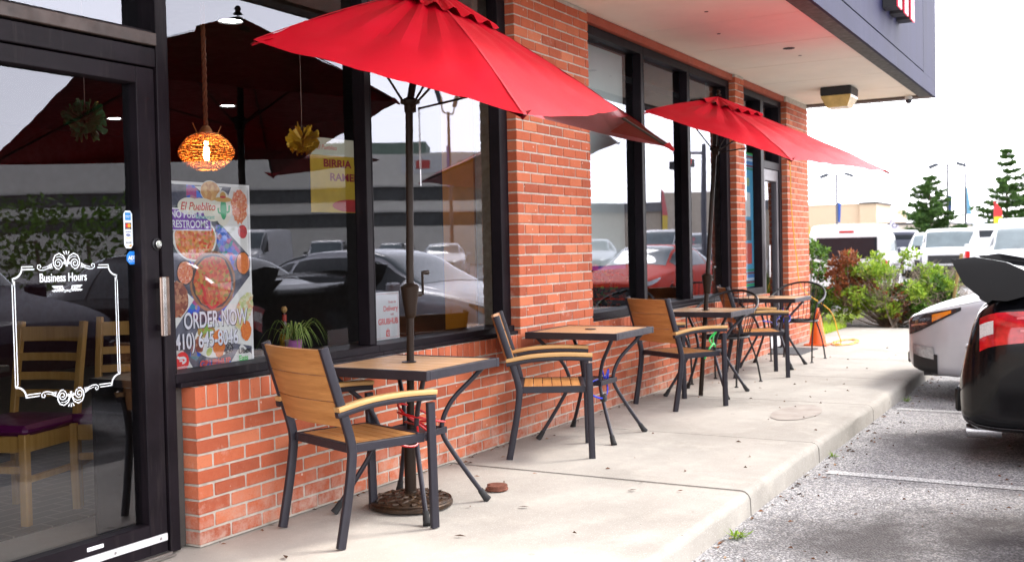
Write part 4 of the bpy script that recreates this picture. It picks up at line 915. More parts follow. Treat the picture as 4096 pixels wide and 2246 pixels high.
def litter():
    m = MB()
    def leaf(x, y, z, L, rnd):
        a = random.random()*6.28; w = L*random.uniform(.25, .5); d = Vector((cos(a), sin(a), 0)); s = Vector((-sin(a), cos(a), 0)); p = Vector((x, y, z+.003)); h = random.uniform(.002, .012)
        m.add([p-d*L, p+s*w+Vector((0, 0, h)), p+d*L, p-s*w+Vector((0, 0, h*.3))], [(0, 1, 2), (0, 2, 3)], rnd)
    for _ in range(70): leaf(random.uniform(3.6, 14), random.uniform(-1.8, -.05), 0, random.uniform(.008, .022), random.random())
    for _ in range(90): leaf(random.uniform(3.4, 12.2), -.012-random.random()**2*.06, 0, random.uniform(.006, .018), random.random())
    for _ in range(150): leaf(random.uniform(4, 13), -1.89-random.random()**2*.22, -.13, random.uniform(.008, .024), random.random())
    for _ in range(120): leaf(random.uniform(4.5, 11), random.uniform(-4, -1.9), -.13, random.uniform(.006, .016), random.random())
    for q in ((3.42, -.45), (4.02, -.95), (5.18, -1.30), (4.62, -.95)): leaf(q[0], q[1], 0, .03, .1)
    o = m.build('leaf_litter', m_attr('dry_leaf', [(0, (.05, .03, .02)), (.5, (.14, .06, .03)), (.8, (.26, .10, .04)), (1, (.34, .24, .14))], .8)); tag(o, 'dry brown leaf bits and grit scattered on pavement and asphalt', 'leaf litter', kind='stuff')
    WE = m_leaf('weed_leaf', (.16, .30, .02), (.36, .50, .06))
    for lab, x, y, sc in (('small green weed at the kerb crack near the camera', 4.98, -1.93, 1.0), ('tiny green weed farther along the kerb foot', 7.15, -1.90, .6), ('little weed at the kerb by the white car', 9.9, -1.93, .7)):
        m = MB()
        for k in range(26):
            a = random.random()*6.28; L = random.uniform(.03, .09)*sc; e = random.uniform(.15, 1.1); d = Vector((cos(a)*cos(e), sin(a)*cos(e), sin(e))); s = Vector((-sin(a), cos(a), 0))*.006*sc
            p = Vector((random.uniform(-.03, .03)*sc, random.uniform(-.03, .03)*sc, 0)); m.add([p-s*.5, p+d*L*.5+s, p+d*L, p+d*L*.5-s, p+s*.5], [(0, 1, 2, 3, 4)])
        o = m.build('weed', WE); o.location = (x, y, -.13); tag(o, lab, 'weed', 'weeds along the kerb')
litter()
# ================================================================== INSIDE THE RESTAURANT
def inside_things():
    c = empty('dining_chair'); 
    for s in (-1, 1):
        MB().bar([(-.20, s*.19, 0), (-.195, s*.19, .44), (-.235, s*.19, .70), (-.285, s*.19, .96)], .034, .036, (0, 1, 0)).build('rear_leg', INWOOD, c)
        MB().bar([(.20, s*.185, 0), (.205, s*.19, .2), (.205, s*.19, .445)], .042, .042, (0, 1, 0)).build('front_leg', INWOOD, c)
    m = MB()
    for z, h in ((.895, .038), (.775, .020), (.675, .020), (.585, .018)):
        xb = -.235-(z-.70)*.19; m.grid(lambda u, v: Vector((xb+.012-.03*(1-(2*u-1)**2), (u-.5)*.36, z+(v*2-1)*h)), 8, 1); m.grid(lambda u, v: Vector((xb-.010-.03*(1-(2*u-1)**2), (u-.5)*.36, z+(v*2-1)*h)), 8, 1)
        m.cbox((xb-.02, 0, z), (.006, .17, h*.96), .002)
    m.build('back_slats', INWOOD, c)
    m = MB().cbox((.205, 0, .395), (.012, .168, .04), .003).cbox((-.198, 0, .395), (.012, .17, .04), .003)
    for s in (-1, 1): m.cbox((0, s*.187, .395), (.19, .011, .04), .003).cbox((0, s*.187, .22), (.19, .011, .016), .003)
    m.cbox((.205, 0, .27), (.010, .168, .018), .003); m.build('rails', INWOOD, c)
    MB().cbox((.0, 0, .462), (.225, .215, .026), .02).build('seat_pad', P('purple_vinyl', (.13, .008, .09), .45), c)
    c.location = (3.90, 1.10, .003); c.rotation_euler.z = R(214); tag(c, 'oak ladderback chair with purple seat, middle one behind the entrance door', 'chair', 'oak dining chairs')
    for lab, x, y, a in (('oak chair half hidden by the right edge of the door glass', 4.26, 1.02, 214), ('oak chair cut off by the left edge of the picture', 3.42, 1.30, 196)):
        k = copy_tree(c); k.location = (x, y, .003); k.rotation_euler.z = R(a); tag(k, lab, 'chair', 'oak dining chairs')
    t = empty('dining_table', (3.05, 1.75, .003)); tag(t, 'dark dining table behind the oak chairs', 'table'); DK = P('dark_walnut', (.03, .02, .014), .4)
    MB().cbox((0, 0, .735), (.4, .35, .018), .004).build('top', DK, t); MB().lathe([(.22, 0), (.22, .02), (.04, .05), (.04, .717)], (0, 0, 0), 20).build('pedestal', DK, t)
    # rattan pendant
    L = empty('rattan_pendant', (4.66, 1.2, 1.92)); tag(L, 'glowing woven rattan pendant lamp hanging from a thick rope', 'lamp')
    RAT = P('rattan', (.42, .19, .06), .6, var=.3, vs=30)
    def sh(t): 
        z = .105-.21*t; r = .06+.17*sin(pi*min(1, (t*.98+.06)))**.85 if t < .98 else .075; return r, z
    m = MB(); NR = 17
    prof = [(.060, .108), (.12, .092), (.175, .062), (.215, .022), (.228, -.008), (.214, -.038), (.170, -.075), (.110, -.102), (.088, -.108)]
    pr = smoothpath([(a, 0, b) for a, b in prof], 4)
    rr = random.Random(4)
    for k, p in enumerate(pr):
        if True:
            m.tube([((p.x*.72+rr.uniform(-.004, .004))*cos(2*pi*i/36), (p.x*.72+rr.uniform(-.004, .004))*sin(2*pi*i/36), p.z+rr.uniform(-.005, .005)) for i in range(37)], .0028, 5, cap=False)
    for k in range(44):
        a = 2*pi*k/44; m.tube([(.72*p.x*cos(a+.05*sin(i*.9+k)), .72*p.x*sin(a+.05*sin(i*.9+k)), p.z) for i, p in enumerate(pr)], .0022, 5)
    m.build('shade', RAT, L, smooth=True)
    MB().lathe([(.0, .062), (.010, .058), (.014, .03), (.019, -.01), (.017, -.04), (.010, -.055), (0, -.058)], (0, 0, 0), 16).build('bulb', P('warm_bulb', (1, .6, .2), .5, em=(1.0, .50, .13), ems=170), L, smooth=True)
    MB().lathe([(.04, .105), (.036, .125), (.02, .15), (.016, .15)], (0, 0, 0), 16).build('cap', RAT, L, smooth=True)
    m = MB()
    for q in range(3): m.tube([(.008*cos(i*.55+q*2.1), .008*sin(i*.55+q*2.1), .14+i*.012) for i in range(64)], .0075, 6)
    m.build('rope', P('rope_orange', (.24, .075, .03), .8), L, smooth=True)
    MB().tube([(-.07, 0, .10), (-.105, 0, .16)], .003, 5).tube([(.09, 0, .10), (.125, 0, .16)], .003, 5).build('hanger_stick', RAT, L)
    # recessed downlights
    EM = P('lamp_disc', (1, 1, 1), .5, em=(1, .97, .93), ems=60)
    for i, (lab, x, y) in enumerate((('round ceiling downlight above the rattan pendant', 4.98, 1.285), ('ceiling downlight deep in the room right of the pendant rope', 7.74, 4.02), ('ceiling downlight right of the green paper flower', 7.72, 5.62), ('ceiling downlight at the left edge above the door', 4.95, 3.39))):
        d = empty('downlight', (x, y, 2.80)); tag(d, lab, 'ceiling light', 'ceiling downlights')
        MB().lathe([(.07, .0), (.085, -.04), (.078, -.044), (.070, -.03)], (0, 0, 0), 28).build('trim_ring', BLK, d, smooth=True); MB().lathe([(.0, -.034), (.07, -.034), (.07, -.03)], (0, 0, 0), 24).build('lens', EM, d)
    # paper flowers
    for lab, x, y, z, r, c0, c1, nm in (('green tissue paper flower hanging behind the door glass', 3.80, 1.2, 2.02, .115, (.010, .09, .035), (.02, .17, .06), 'tissue_green'), ('yellow tissue paper flower hanging before the yellow banner', 5.53, 1.2, 2.055, .115, (.42, .26, .01), (.66, .42, .03), 'tissue_yellow')):
        f = empty('paper_flower', (x, y, z)); tag(f, lab, 'paper flower', 'hanging paper flowers'); m = MB()
        for k in range(90):
            d = Vector((random.gauss(0, 1), random.gauss(0, 1), random.gauss(0, 1))).normalized(); s = d.orthogonal().normalized(); q = d.cross(s); rr2 = r*random.uniform(.75, 1.1); w = r*.42
            vs = [d*r*.15]; n = 6
            for i in range(n+1): a = -1+2*i/n; vs.append(d*(rr2-w*.3*a*a)+s*w*a+q*random.uniform(-.15, .15)*w)
            m.add(vs, [(0, i+1, i+2) for i in range(n)])
        m.build('petals', m_leaf(nm, c0, c1), f); MB().tube([(0, 0, r*.5), (0, 0, 2.79-z)], .0016, 4).build('string', P('string_grey', (.3, .22, .2), .8), f)
    # yellow menu banner
    b = empty('menu_banner', (6.02, 1.25, 1.88), R(-6)); tag(b, 'yellow menu banner reading BIRRIA RAMEN inside the second window', 'banner')
    def pb(x0, z0, x1, z1, y, mat, nm): return MB().poly([(x0, z0), (x1, z0), (x1, z1), (x0, z1)], y).build(nm, mat, b)
    MB().box(-.32, .30, -.004, 0, -.30, .22).build('sheet', P('banner_sheet_yellow', (.62, .42, .03), .6), b); pb(-.32, .10, .30, .22, -.006, P('banner_cream', (.70, .66, .50), .6), 'heading')
    MP = P('banner_maroon', (.30, .02, .03), .6); text('BIRRIA', .075, (-.20, -.007, .02), MP, b, 1.25, bold=.002); text('RAMEN', .075, (-.14, -.007, -.075), MP, b, 1.25, bold=.002)
    MB().ellipse(.08, -.25, .20, .045, -.007).build('bowl_print', P('bowl_red', (.55, .04, .04), .6), b); text('El Pueblito', .045, (-.26, -.007, .14), P('print_coral', (.78, .10, .09), .45), b, 1.0, shear=.2)
    # spider plant on the ledge, hot sauce bottle
    p = empty('potted_plant', (4.43, .36, .735)); tag(p, 'spider plant in a pink pot on the inside window ledge', 'plant')
    MB().lathe([(.0, 0), (.036, 0), (.042, .01), (.047, .085), (.050, .09), (.046, .092), (.042, .08), (0, .078)], (0, 0, 0), 24).build('pot', P('pot_pink', (.62, .20, .52), .4), p, smooth=True)
    m = MB()
    for k in range(46):
        a = random.random()*6.28; L = random.uniform(.10, .25); hgt = random.uniform(.05, .13); n = 8; w0 = random.uniform(.005, .008); pr2 = []
        for i in range(n+1):
            t2 = i/n; pr2.append(Vector((cos(a)*L*t2**.8, sin(a)*L*t2**.8*.7, .085+hgt*sin(t2*2.5)-.13*max(0, t2-.45)**1.3*L/.17)))
        s = Vector((-sin(a), cos(a), 0)); vs = []
        for i, q in enumerate(pr2): w = w0*(1-(i/n)**2)+.0006; vs += [q-s*w, q-s*w*.35+Vector((0, 0, -.001)), q+s*w*.35+Vector((0, 0, -.001)), q+s*w]
        for i in range(n):
            for j, rn in ((0, .15), (1, .95), (2, .15)): m.add([vs[i*4+j], vs[i*4+j+1], vs[i*4+5+j], vs[i*4+4+j]], [(0, 1, 2, 3)], rn)
    m.build('leaves', m_leaf('spider_leaf', (.08, .24, .02), (.62, .66, .22)), p)
    b = empty('sauce_bottle', (4.475, .46, .735)); tag(b, 'hot sauce bottle with wooden stopper behind the spider plant', 'bottle')
    MB().lathe([(0, 0), (.026, 0), (.028, .01), (.028, .13), (.024, .155), (.012, .185), (.011, .235), (.0, .236)], (0, 0, 0), 20).build('glass_body', P('sauce_dark', (.06, .008, .004), .15), b, smooth=True)
    MB().lathe([(.0285, .02), (.0285, .12)], (0, 0, 0), 20).build('label', P('label_yellow', (.60, .32, .02), .5, var=.6, vs=70), b, smooth=True); MB().lathe([(.0128, .19), (.0122, .225)], (0, 0, 0), 16).build('neck_label', P('label_red', (.45, .04, .02), .5), b)
    MB().lathe([(.009, .236), (.016, .245), (.017, .258), (.010, .270), (0, .271)], (0, 0, 0), 16).build('stopper', P('stopper_wood', (.5, .28, .10), .6), b, smooth=True)
    # red leafed plant in the fourth window
    p = empty('potted_plant', (9.22, .75, .003)); tag(p, 'red leaved indoor plant standing behind the fourth window', 'plant')
    MB().lathe([(0, 0), (.14, 0), (.18, .34), (.17, .36), (0, .33)], (0, 0, 0), 20).build('pot', DK, p)
    m = MB()
    for k in range(420):
        d = Vector((random.gauss(0, .16), random.gauss(0, .16), random.uniform(.35, 1.25))); d.x *= 1.25-d.z*.6; d.y *= 1.25-d.z*.6; q = Vector((random.uniform(-1, 1), random.uniform(-1, 1), random.uniform(-.4, .8))).normalized()*.06; s = q.orthogonal().normalized()*.022
        m.add([d, d+q*.5+s, d+q, d+q*.5-s], [(0, 1, 2, 3)])
    m.build('foliage', m_attr('red_leaf', [(0, (.20, .02, .01)), (.7, (.34, .05, .015)), (.8, (.10, .20, .03)), (1, (.14, .26, .04))], .5), p)
inside_things()
# ================================================================== VEHICLES
def pchip(xs, ys, x):
    n = len(xs)
    if x <= xs[0]: return ys[0]
    if x >= xs[-1]: return ys[-1]
    i = 0
    while xs[i+1] < x: i += 1
    h = [xs[k+1]-xs[k] for k in range(n-1)]; d = [(ys[k+1]-ys[k])/h[k] for k in range(n-1)]
    def m(k):
        if k == 0: return d[0]
        if k == n-1: return d[-1]
        if d[k-1]*d[k] <= 0: return 0
        w1, w2 = 2*h[k]+h[k-1], h[k]+2*h[k-1]; return (w1+w2)/(w1/d[k-1]+w2/d[k])
    t = (x-xs[i])/h[i]; m0, m1 = m(i)*h[i], m(i+1)*h[i]
    return ys[i]*(1+2*t)*(1-t)**2+m0*t*(1-t)**2+ys[i+1]*t*t*(3-2*t)+m1*t*t*(t-1)
PAINTS = {}
def paint(name, col, metal=.0, rough=.28):
    if name not in PAINTS:
        t = NT('paint_'+name); c = t.ramp(t.noise(5, 4), [(.3, tuple(x*.94 for x in col)), (.7, tuple(min(1, x*1.04) for x in col))])
        t.bsdf(c, rough, metal, None, 1.0 if rough == .25 else .25 if rough < .2 else .45 if rough < .4 else .05, spec=.18 if rough < .2 else .5 if rough < .4 else .2); PAINTS[name] = t.m
    return PAINTS[name]
TAIL = P('tail_red', (.50, .008, .012), .12, var=.25, vs=20, coat=1); AMBER = P('amber_lamp', (.85, .25, .02), .15, coat=1)
WSG = P('windscreen_glass', (.10, .135, .15), .06, var=.3, vs=1.5, coat=1); HEADL = P('headlamp', (.42, .43, .46), .12, .5, .35, 25, coat=1); TRIM = P('car_trim', (.015, .015, .017), .5); TYRE = P('tyre', (.018, .018, .019), .85); RIM = P('wheel_alloy', (.42, .42, .44), .3, .9)
SEDAN = [(0, .58, .40, .78, .50, .90), (.06, .74, .32, .86, .62, 1.0), (.22, .86, .26, .92, .68, 1.06), (.6, .90, .22, .95, .70, 1.10), (.95, .915, .2, .95, .68, 1.16), (1.4, .92, .2, .95, .60, 1.37), (1.9, .92, .2, .94, .575, 1.445), (2.4, .92, .2, .93, .575, 1.45), (2.8, .92, .2, .92, .585, 1.39), (3.15, .92, .2, .92, .62, 1.20), (3.5, .915, .2, .91, .68, 1.03), (3.9, .905, .2, .87, .68, .96), (4.3, .875, .21, .80, .62, .87), (4.52, .79, .23, .755, .54, .80), (4.64, .68, .27, .72, .46, .745), (4.68, .58, .31, .69, .40, .71)]
SUV = [(0, .70, .45, 1.0, .56, 1.30), (.05, .82, .36, 1.02, .66, 1.50), (.2, .90, .30, 1.05, .68, 1.66), (.6, .93, .28, 1.06, .68, 1.72), (1.3, .94, .27, 1.06, .67, 1.75), (2.2, .94, .27, 1.05, .66, 1.75), (2.75, .94, .27, 1.04, .66, 1.66), (3.1, .935, .27, 1.04, .69, 1.40), (3.4, .93, .27, 1.03, .74, 1.17), (3.8, .92, .27, 1.0, .74, 1.10), (4.25, .89, .28, .94, .70, 1.02), (4.52, .78, .32, .84, .58, .92), (4.62, .64, .38, .74, .48, .80)]
BOXY = [(0, .86, .52, 1.06, .70, 1.55), (.05, .92, .48, 1.08, .76, 1.74), (.2, .95, .45, 1.10, .77, 1.80), (1.2, .96, .44, 1.10, .77, 1.83), (2.35, .96, .44, 1.10, .77, 1.82), (2.55, .96, .44, 1.10, .78, 1.70), (2.85, .96, .44, 1.10, .80, 1.30), (2.98, .96, .44, 1.10, .84, 1.16), (3.5, .955, .44, 1.09, .86, 1.14), (4.15, .95, .45, 1.08, .86, 1.12), (4.32, .93, .48, 1.06, .84, 1.08), (4.38, .88, .52, 1.0, .80, 1.02)]
VAN = [(0, .88, .42, 1.05, .78, 2.40), (.04, .95, .36, 1.06, .84, 2.55), (.2, .99, .34, 1.08, .86, 2.62), (1.5, 1.0, .34, 1.08, .87, 2.66), (3.9, 1.0, .34, 1.08, .86, 2.62), (4.3, 1.0, .34, 1.08, .84, 2.45), (4.75, 1.0, .34, 1.10, .82, 1.85), (5.05, .99, .34, 1.10, .84, 1.42), (5.4, .96, .35, 1.05, .82, 1.24), (5.7, .88, .38, .95, .70, 1.08), (5.8, .74, .42, .86, .56, .96)]
MINIVAN = [(0, .84, .42, 1.0, .70, 1.62), (.04, .90, .36, 1.02, .76, 1.76), (.16, .92, .32, 1.03, .78, 1.81), (1.2, .93, .30, 1.03, .79, 1.84), (2.8, .93, .30, 1.03, .77, 1.82), (3.15, .93, .30, 1.03, .74, 1.66), (3.55, .925, .30, 1.02, .74, 1.30), (3.75, .92, .30, 1.0, .74, 1.14), (4.1, .89, .31, .92, .68, 1.02), (4.32, .78, .34, .82, .56, .90), (4.4, .64, .40, .72, .46, .80)]
PICKUP = [(0, .90, .58, 1.05, .86, 1.10), (.04, .94, .52, 1.10, .90, 1.14), (.2, .97, .48, 1.14, .92, 1.17), (1.9, .98, .46, 1.14, .92, 1.17), (1.98, .98, .46, 1.14, .80, 1.40), (2.06, .98, .46, 1.14, .72, 1.80), (2.6, .98, .46, 1.14, .70, 1.90), (3.4, .98, .46, 1.13, .70, 1.88), (3.75, .98, .46, 1.13, .74, 1.66), (4.15, .98, .46, 1.13, .80, 1.30), (4.4, .97, .46, 1.12, .82, 1.22), (5.2, .96, .48, 1.08, .82, 1.16), (5.5, .90, .52, 1.0, .76, 1.06), (5.6, .80, .56, .92, .66, .98)]
KIND = {'sedan': dict(st=SEDAN, ax=(.95, 3.72), wr=.33, ws=(2.62, 3.46), rw=(.92, 1.66), sw=(1.12, 3.25), head=(4.22, 4.62, (3.95, 3.4), (4.1, 4.1)), tail=(.02, .30, 3.2, 4.15), doors=(1.55, 2.55, 3.45)),
        'suv': dict(st=SUV, ax=(.85, 3.62), wr=.37, ws=(2.62, 3.36), rw=(.05, .30), sw=(.45, 3.15), head=(4.28, 4.56, 3.3, 4.2), tail=(.02, .22, 3.3, 4.6), doors=(1.4, 2.35, 3.3)),
        'boxy': dict(st=BOXY, ax=(.8, 3.52), wr=.39, ws=(2.5, 2.95), rw=(.02, .12), sw=(.3, 2.75), head=(4.33, 4.375, 3.2, 4.0), tail=(.0, .03, 3.2, 4.2), doors=(1.15, 2.05, 2.95)),
        'van': dict(st=VAN, ax=(1.1, 4.85), wr=.36, ws=(4.28, 5.02), rw=(.0, .05), sw=(4.0, 4.95), head=(5.4, 5.72, 3.4, 4.3), tail=(.0, .05, 2.8, 4.4), doors=(2.2, 3.85, 4.95)),
        'minivan': dict(st=MINIVAN, ax=(.75, 3.65), wr=.33, ws=(3.02, 3.7), rw=(.0, .1), sw=(2.4, 3.55), head=(4.02, 4.34, 3.4, 4.3), tail=(.0, .06, 2.7, 3.9), doors=(1.2, 2.35, 3.3)),
        'pickup': dict(st=PICKUP, ax=(1.1, 4.72), wr=.42, ws=(3.52, 4.22), rw=(1.99, 2.2), sw=(2.2, 4.05), head=(5.3, 5.56, 3.2, 4.2), tail=(.0, .05, 2.8, 4.1), doors=(2.15, 3.15, 4.1))}
def car(name, kind, loc, rz, col, label, cat, group=None, roofcol=None, lowcol=None, quick=True, extra=None, scale=1.0):
    K = KIND[kind]; st = K['st']; xs = [s[0] for s in st]; L = xs[-1]
    col6 = list(zip(*st))
    cache = {}
    def sec(x):
        key = round(x, 4)
        if key not in cache:
            w, zb, zl, wr, zt = [pchip(xs, col6[k], x) for k in range(1, 6)]
            zl = min(zl, zt-.01); h = zt-zl; a = (w*.975, zl); b = (wr, zt-.055*min(1, h*3))
            mid = (a[0]*.48+b[0]*.52+.03*min(1, h*2), a[1]*.48+b[1]*.52+.02)
            cache[key] = [(w*.80, zb), (w*.965, zb+.04), (w*.995, zb+.20), (w, zl-.20*min(1, (zl-zb)*1.5)), a, mid, b, (wr*.84, zt), (0, zt+.018)]
        return cache[key]
    def Sf(x, v):
        q = sec(x); v = max(0, min(8, v)); i = min(7, int(v)); t = v-i
        p0, p1, p2, p3 = q[max(i-1, 0)], q[i], q[i+1], q[i+2] if i < 7 else (-q[7][0], q[7][1])
        f = lambda k: .5*((2*p1[k])+(p2[k]-p0[k])*t+(2*p0[k]-5*p1[k]+4*p2[k]-p3[k])*t*t+(3*p1[k]-p0[k]-3*p2[k]+p3[k])*t*t*t)
        return Vector((x, max(0, f(0)), f(1)))
    def off(x, v, o):
        e = .01; p = Sf(x, v); a = Sf(min(L, x+e), v)-Sf(max(0, x-e), v); b = Sf(x, min(8, v+.05))-Sf(x, max(0, v-.05)); n = b.cross(a)
        if n.length < 1e-9: return p
        n.normalize()
        if n.dot(Vector((0, 1, .6))) < 0: n = -n
        return p+n*o
    c = empty(name, loc, rz); tag(c, label, cat, group)
    NU = 46 if quick else 92; NV = 20 if quick else 40
    us = sorted(set([i*L/NU for i in range(NU+1)]+xs))
    arch = K['wr']+.045; cz = K['wr']
    m = MB(); low = MB()
    for s in (1, -1):
        vs = [Sf(x, 8*j/NV) for x in us for j in range(NV+1)]; vs = [Vector((p.x, p.y*s, p.z)) for p in vs]; fs = []; fl = []
        for i in range(len(us)-1):
            for j in range(NV):
                a = i*(NV+1)+j; q = (a, a+NV+1, a+NV+2, a+1); ctr = sum((vs[k] for k in q), Vector())/4
                if abs(ctr.y) > .5*st[5][1] and any((ctr.x-wx)**2+(ctr.z-cz)**2 < arch**2 for wx in K['ax']): continue
                (fl if lowcol and 8*(j+.5)/NV < 3.6 else fs).append(q if s < 0 else q[::-1])
        m.add(vs, fs)
        if fl: low.add(vs, fl)
    for x, fl in ((0, 1), (L, 0)):
        ring = [Sf(x, 8*j/NV) for j in range(NV+1)]; pts = ring+[Vector((p.x, -p.y, p.z)) for p in ring[-2::-1]]
        m.add(pts, [tuple(range(len(pts)))[::-1 if fl else 1]])
    m.build('body', col, c, smooth=True, split=32)
    if lowcol: low.build('lower_body', lowcol, c, smooth=True, split=32)
    MB().box(.15, L-.15, -st[5][1]*.82, st[5][1]*.82, st[5][2]+.02, st[5][2]+.3).build('underbody', TRIM, c)
    def patch(nm, x0, x1, v0, v1, mat, o=.005, sides=(1, -1), nu=8, nv=6, parent=None, taper=0):
        for s in sides:
            def f(a, b, s=s):
                x = x0+(x1-x0)*a; lo = v0 if not isinstance(v0, tuple) else v0[0]+(v0[1]-v0[0])*a; hi = v1 if not isinstance(v1, tuple) else v1[0]+(v1[1]-v1[0])*a
                p = off(x, lo+(hi-lo)*b, o); return Vector((p.x, p.y*s, p.z))
            MB().grid(f, nu, nv).build(nm, mat, parent or c, smooth=True)
    def both(nm, x0, x1, v0, mat, o=.005, nu=8, nv=6):
        def f(a, b):
            x = x0+(x1-x0)*a; q = (b-.5)*2; vv = 8-(8-v0)*abs(q); p = off(x, vv, o); return Vector((p.x, p.y*(1 if q > 0 else -1), p.z))
        MB().grid(f, nu, nv*2).build(nm, mat, c, smooth=True)
    GL = P('dark_auto_glass', (.010, .016, .022), .08, var=.1, coat=.15, spec=.35); 
    both('windshield', K['ws'][0]+.03, K['ws'][1]-.02, 6.15, WSG)
    if kind in ('sedan', 'coupe'): both('rear_window', K['rw'][0]+.06, K['rw'][1]-.02, 6.15, GL)
    else:
        top = pchip(xs, col6[5], .03 if kind != 'pickup' else 2.06); bel = pchip(xs, col6[3], .03); wd = pchip(xs, col6[4], .05 if kind != 'pickup' else 2.06)
        xo = -.006 if kind != 'pickup' else 2.01
        z0, z1 = (bel+.04, top-.20) if kind != 'pickup' else (1.26, 1.72)
        MB().cbox((xo, 0, (z0+z1)/2), (.012, wd*.86, (z1-z0)/2), .01).build('rear_window', GL, c)
        if kind in ('minivan', 'van', 'suv'):
            MB().cbox((-.004, 0, top-.07), (.018, .16, .022), .008).build('brake_light', TAIL, c)
    for s in (1, -1):
        d0 = K['sw'][0]; cuts = [d0]+[d for d in K['doors'] if d0+.2 < d < K['sw'][1]-.25]+[K['sw'][1]]
        for i in range(len(cuts)-1): patch('side_window', cuts[i]+.03, cuts[i+1]-.03, 4.35, 5.80, GL, .005, (s,))
        patch('headlight', K['head'][0], K['head'][1], K['head'][2], K['head'][3], HEADL, .006, (s,)); patch('taillight', K['tail'][0], K['tail'][1], K['tail'][2], K['tail'][3], TAIL, .006, (s,))
        if kind not in ('sedan', 'coupe'):
            zz = pchip(xs, col6[3], .03); MB().cbox((-.008, s*pchip(xs, col6[1], .03)*.90, zz-.14), (.012, .055, .15), .01).build('taillight', TAIL, c)
        mz = pchip(xs, col6[3], K['ws'][1])+.10; MB().cbox((K['ws'][1]-.18, s*(pchip(xs, col6[1], K['ws'][1])+.09), mz), (.05, .095, .07), .025).build('mirror', col if kind != 'boxy' else TRIM, c)
        for d in K['doors']:
            if d < K['ws'][1]+.1: patch('door_seam', d-.004, d+.004, 1.2, 4.3, TRIM, .002, (s,), 1, 8)
        for d in K['doors'][1:]: MB().cbox((d-.72 if d == K['doors'][1] else d-.80, s*(pchip(xs, col6[1], d)*.995), pchip(xs, col6[3], d)-.10), (.09, .016, .014), .006).build('door_handle', col, c)
        if roofcol: pass
    if roofcol: both('roof', .06, K['ws'][0], 6.0, roofcol, .006, 10, 6)
    zl = pchip(xs, col6[2], L); zf = pchip(xs, col6[3], L); wn = pchip(xs, col6[1], L)
    MB().cbox((L+.004, 0, zl+(zf-zl)*.62), (.012, wn*.80, (zf-zl)*.28), .006).build('grille', TRIM, c)
    MB().cbox((L+.0, 0, zl+.05), (.02, wn*.9, .05), .01).build('front_bumper', TRIM, c); MB().cbox((0, 0, pchip(xs, col6[2], 0)+.09), (.03, pchip(xs, col6[1], 0)*.96, .08), .015).build('rear_bumper', TRIM if kind in ('pickup', 'boxy', 'van') else col, c)
    MB().cbox((-.035 if kind in ('pickup',) else -.012, 0, zf*.9), (.006, .155, .078), .003).build('licence_plate', WHITE, c)
    for wx in K['ax']:
        for s in (1, -1):
            r = K['wr']; yw = pchip(xs, col6[1], wx)-.115
            wv = MB().lathe([(r*.62, -.105), (r*.92, -.108), (r*.985, -.08), (r, -.04), (r, .04), (r*.985, .08), (r*.92, .108), (r*.66, .104)], (0, 0, 0), 30, 'y').build('wheel', TYRE, c, smooth=True); wv.location = (wx, s*yw, r)
            q = MB().lathe([(r*.66, -.09), (r*.66, .098*1), (r*.60, .102), (r*.58, .06), (.0, .05)], (0, 0, 0), 30, 'y')
            for k in range(5):
                a = 2*pi*k/5; d = Vector((cos(a), 0, sin(a))); q.cbox(d*r*.34+Vector((0, .085, 0)), (r*.27, .014, r*.075), .01, Matrix.Rotation(-a, 3, 'Y'))
            q.lathe([(0, .10), (r*.13, .098), (r*.15, .07)], (0, 0, 0), 16, 'y')
            ro = q.build('rim', RIM, wv, smooth=True); ro.rotation_euler.z = 0 if s > 0 else pi
        w2 = pchip(xs, col6[1], wx)
        mm = MB()
        for s in (1, -1): mm.tube([(wx+arch*cos(a), s*(w2-.012), cz+arch*sin(a)) for a in [pi*(-.12+1.24*i/22) for i in range(23)]], .022, 6)
        mm.build('wheel_arch', TRIM if kind in ('boxy',) else col, c, smooth=True)
        MB().lathe([(arch+.03, -w2*.97), (arch+.03, w2*.97)], (wx, 0, cz), 24, 'y').build('wheel_well', TRIM, c)
    c.scale = (scale,)*3
    if extra: extra(c, Sf, off, patch, both, L, MB)
    return c
WHT = paint('white', (.74, .745, .76), rough=.25); PEARL = paint('pearl', (.56, .565, .60), .25); BLACK = paint('black', (.003, .003, .004), 0, .15); NAVY = paint('navy', (.012, .018, .05)); SILV = paint('silver', (.42, .43, .46), .7); REDC = paint('orange_red', (.62, .035, .012), 0, .45); BLUE = paint('deep_blue', (.003, .004, .035), 0, .6); GREY = paint('grey', (.12, .13, .15), .5)
G = -.13
# --- the two cars nosed up to the kerb
def white_extra(c, Sf, off, patch, both, L, MB):
    DKL = P('lamp_smoked', (.05, .035, .035), .08, var=.6, vs=30, coat=1)
    for s in (1, -1):
        patch('headlight', 4.20, 4.655, (3.92, 2.95), (4.14, 4.10), TRIM, .008, (s,), 12, 6); patch('headlight_lens', 4.24, 4.645, (3.88, 3.05), (4.07, 4.02), DKL, .012, (s,), 12, 6); patch('turn_signal', 4.28, 4.44, (3.84, 3.52), (4.00, 3.92), AMBER, .015, (s,), 8, 4)
        patch('headlight_bezel', 4.48, 4.63, 3.45, 3.55, CHROME, .015, (s,), 8, 2)
        patch('fog_lamp_recess', 4.40, 4.62, .9, 2.0, TRIM, .008, (s,), 8, 6); patch('fog_lamp', 4.43, 4.62, 1.75, 2.35, HEADL, .012, (s,), 8, 4)
        patch('hood_seam', 3.55, 4.5, 4.5, 4.56, TRIM, .002, (s,), 12, 1); patch('bumper_seam', 3.98, 3.99, 1.0, 3.5, TRIM, .003, (s,), 1, 6)
        patch('chin_lip', 4.25, 4.66, .2, .75, TRIM, .008, (s,), 8, 3)
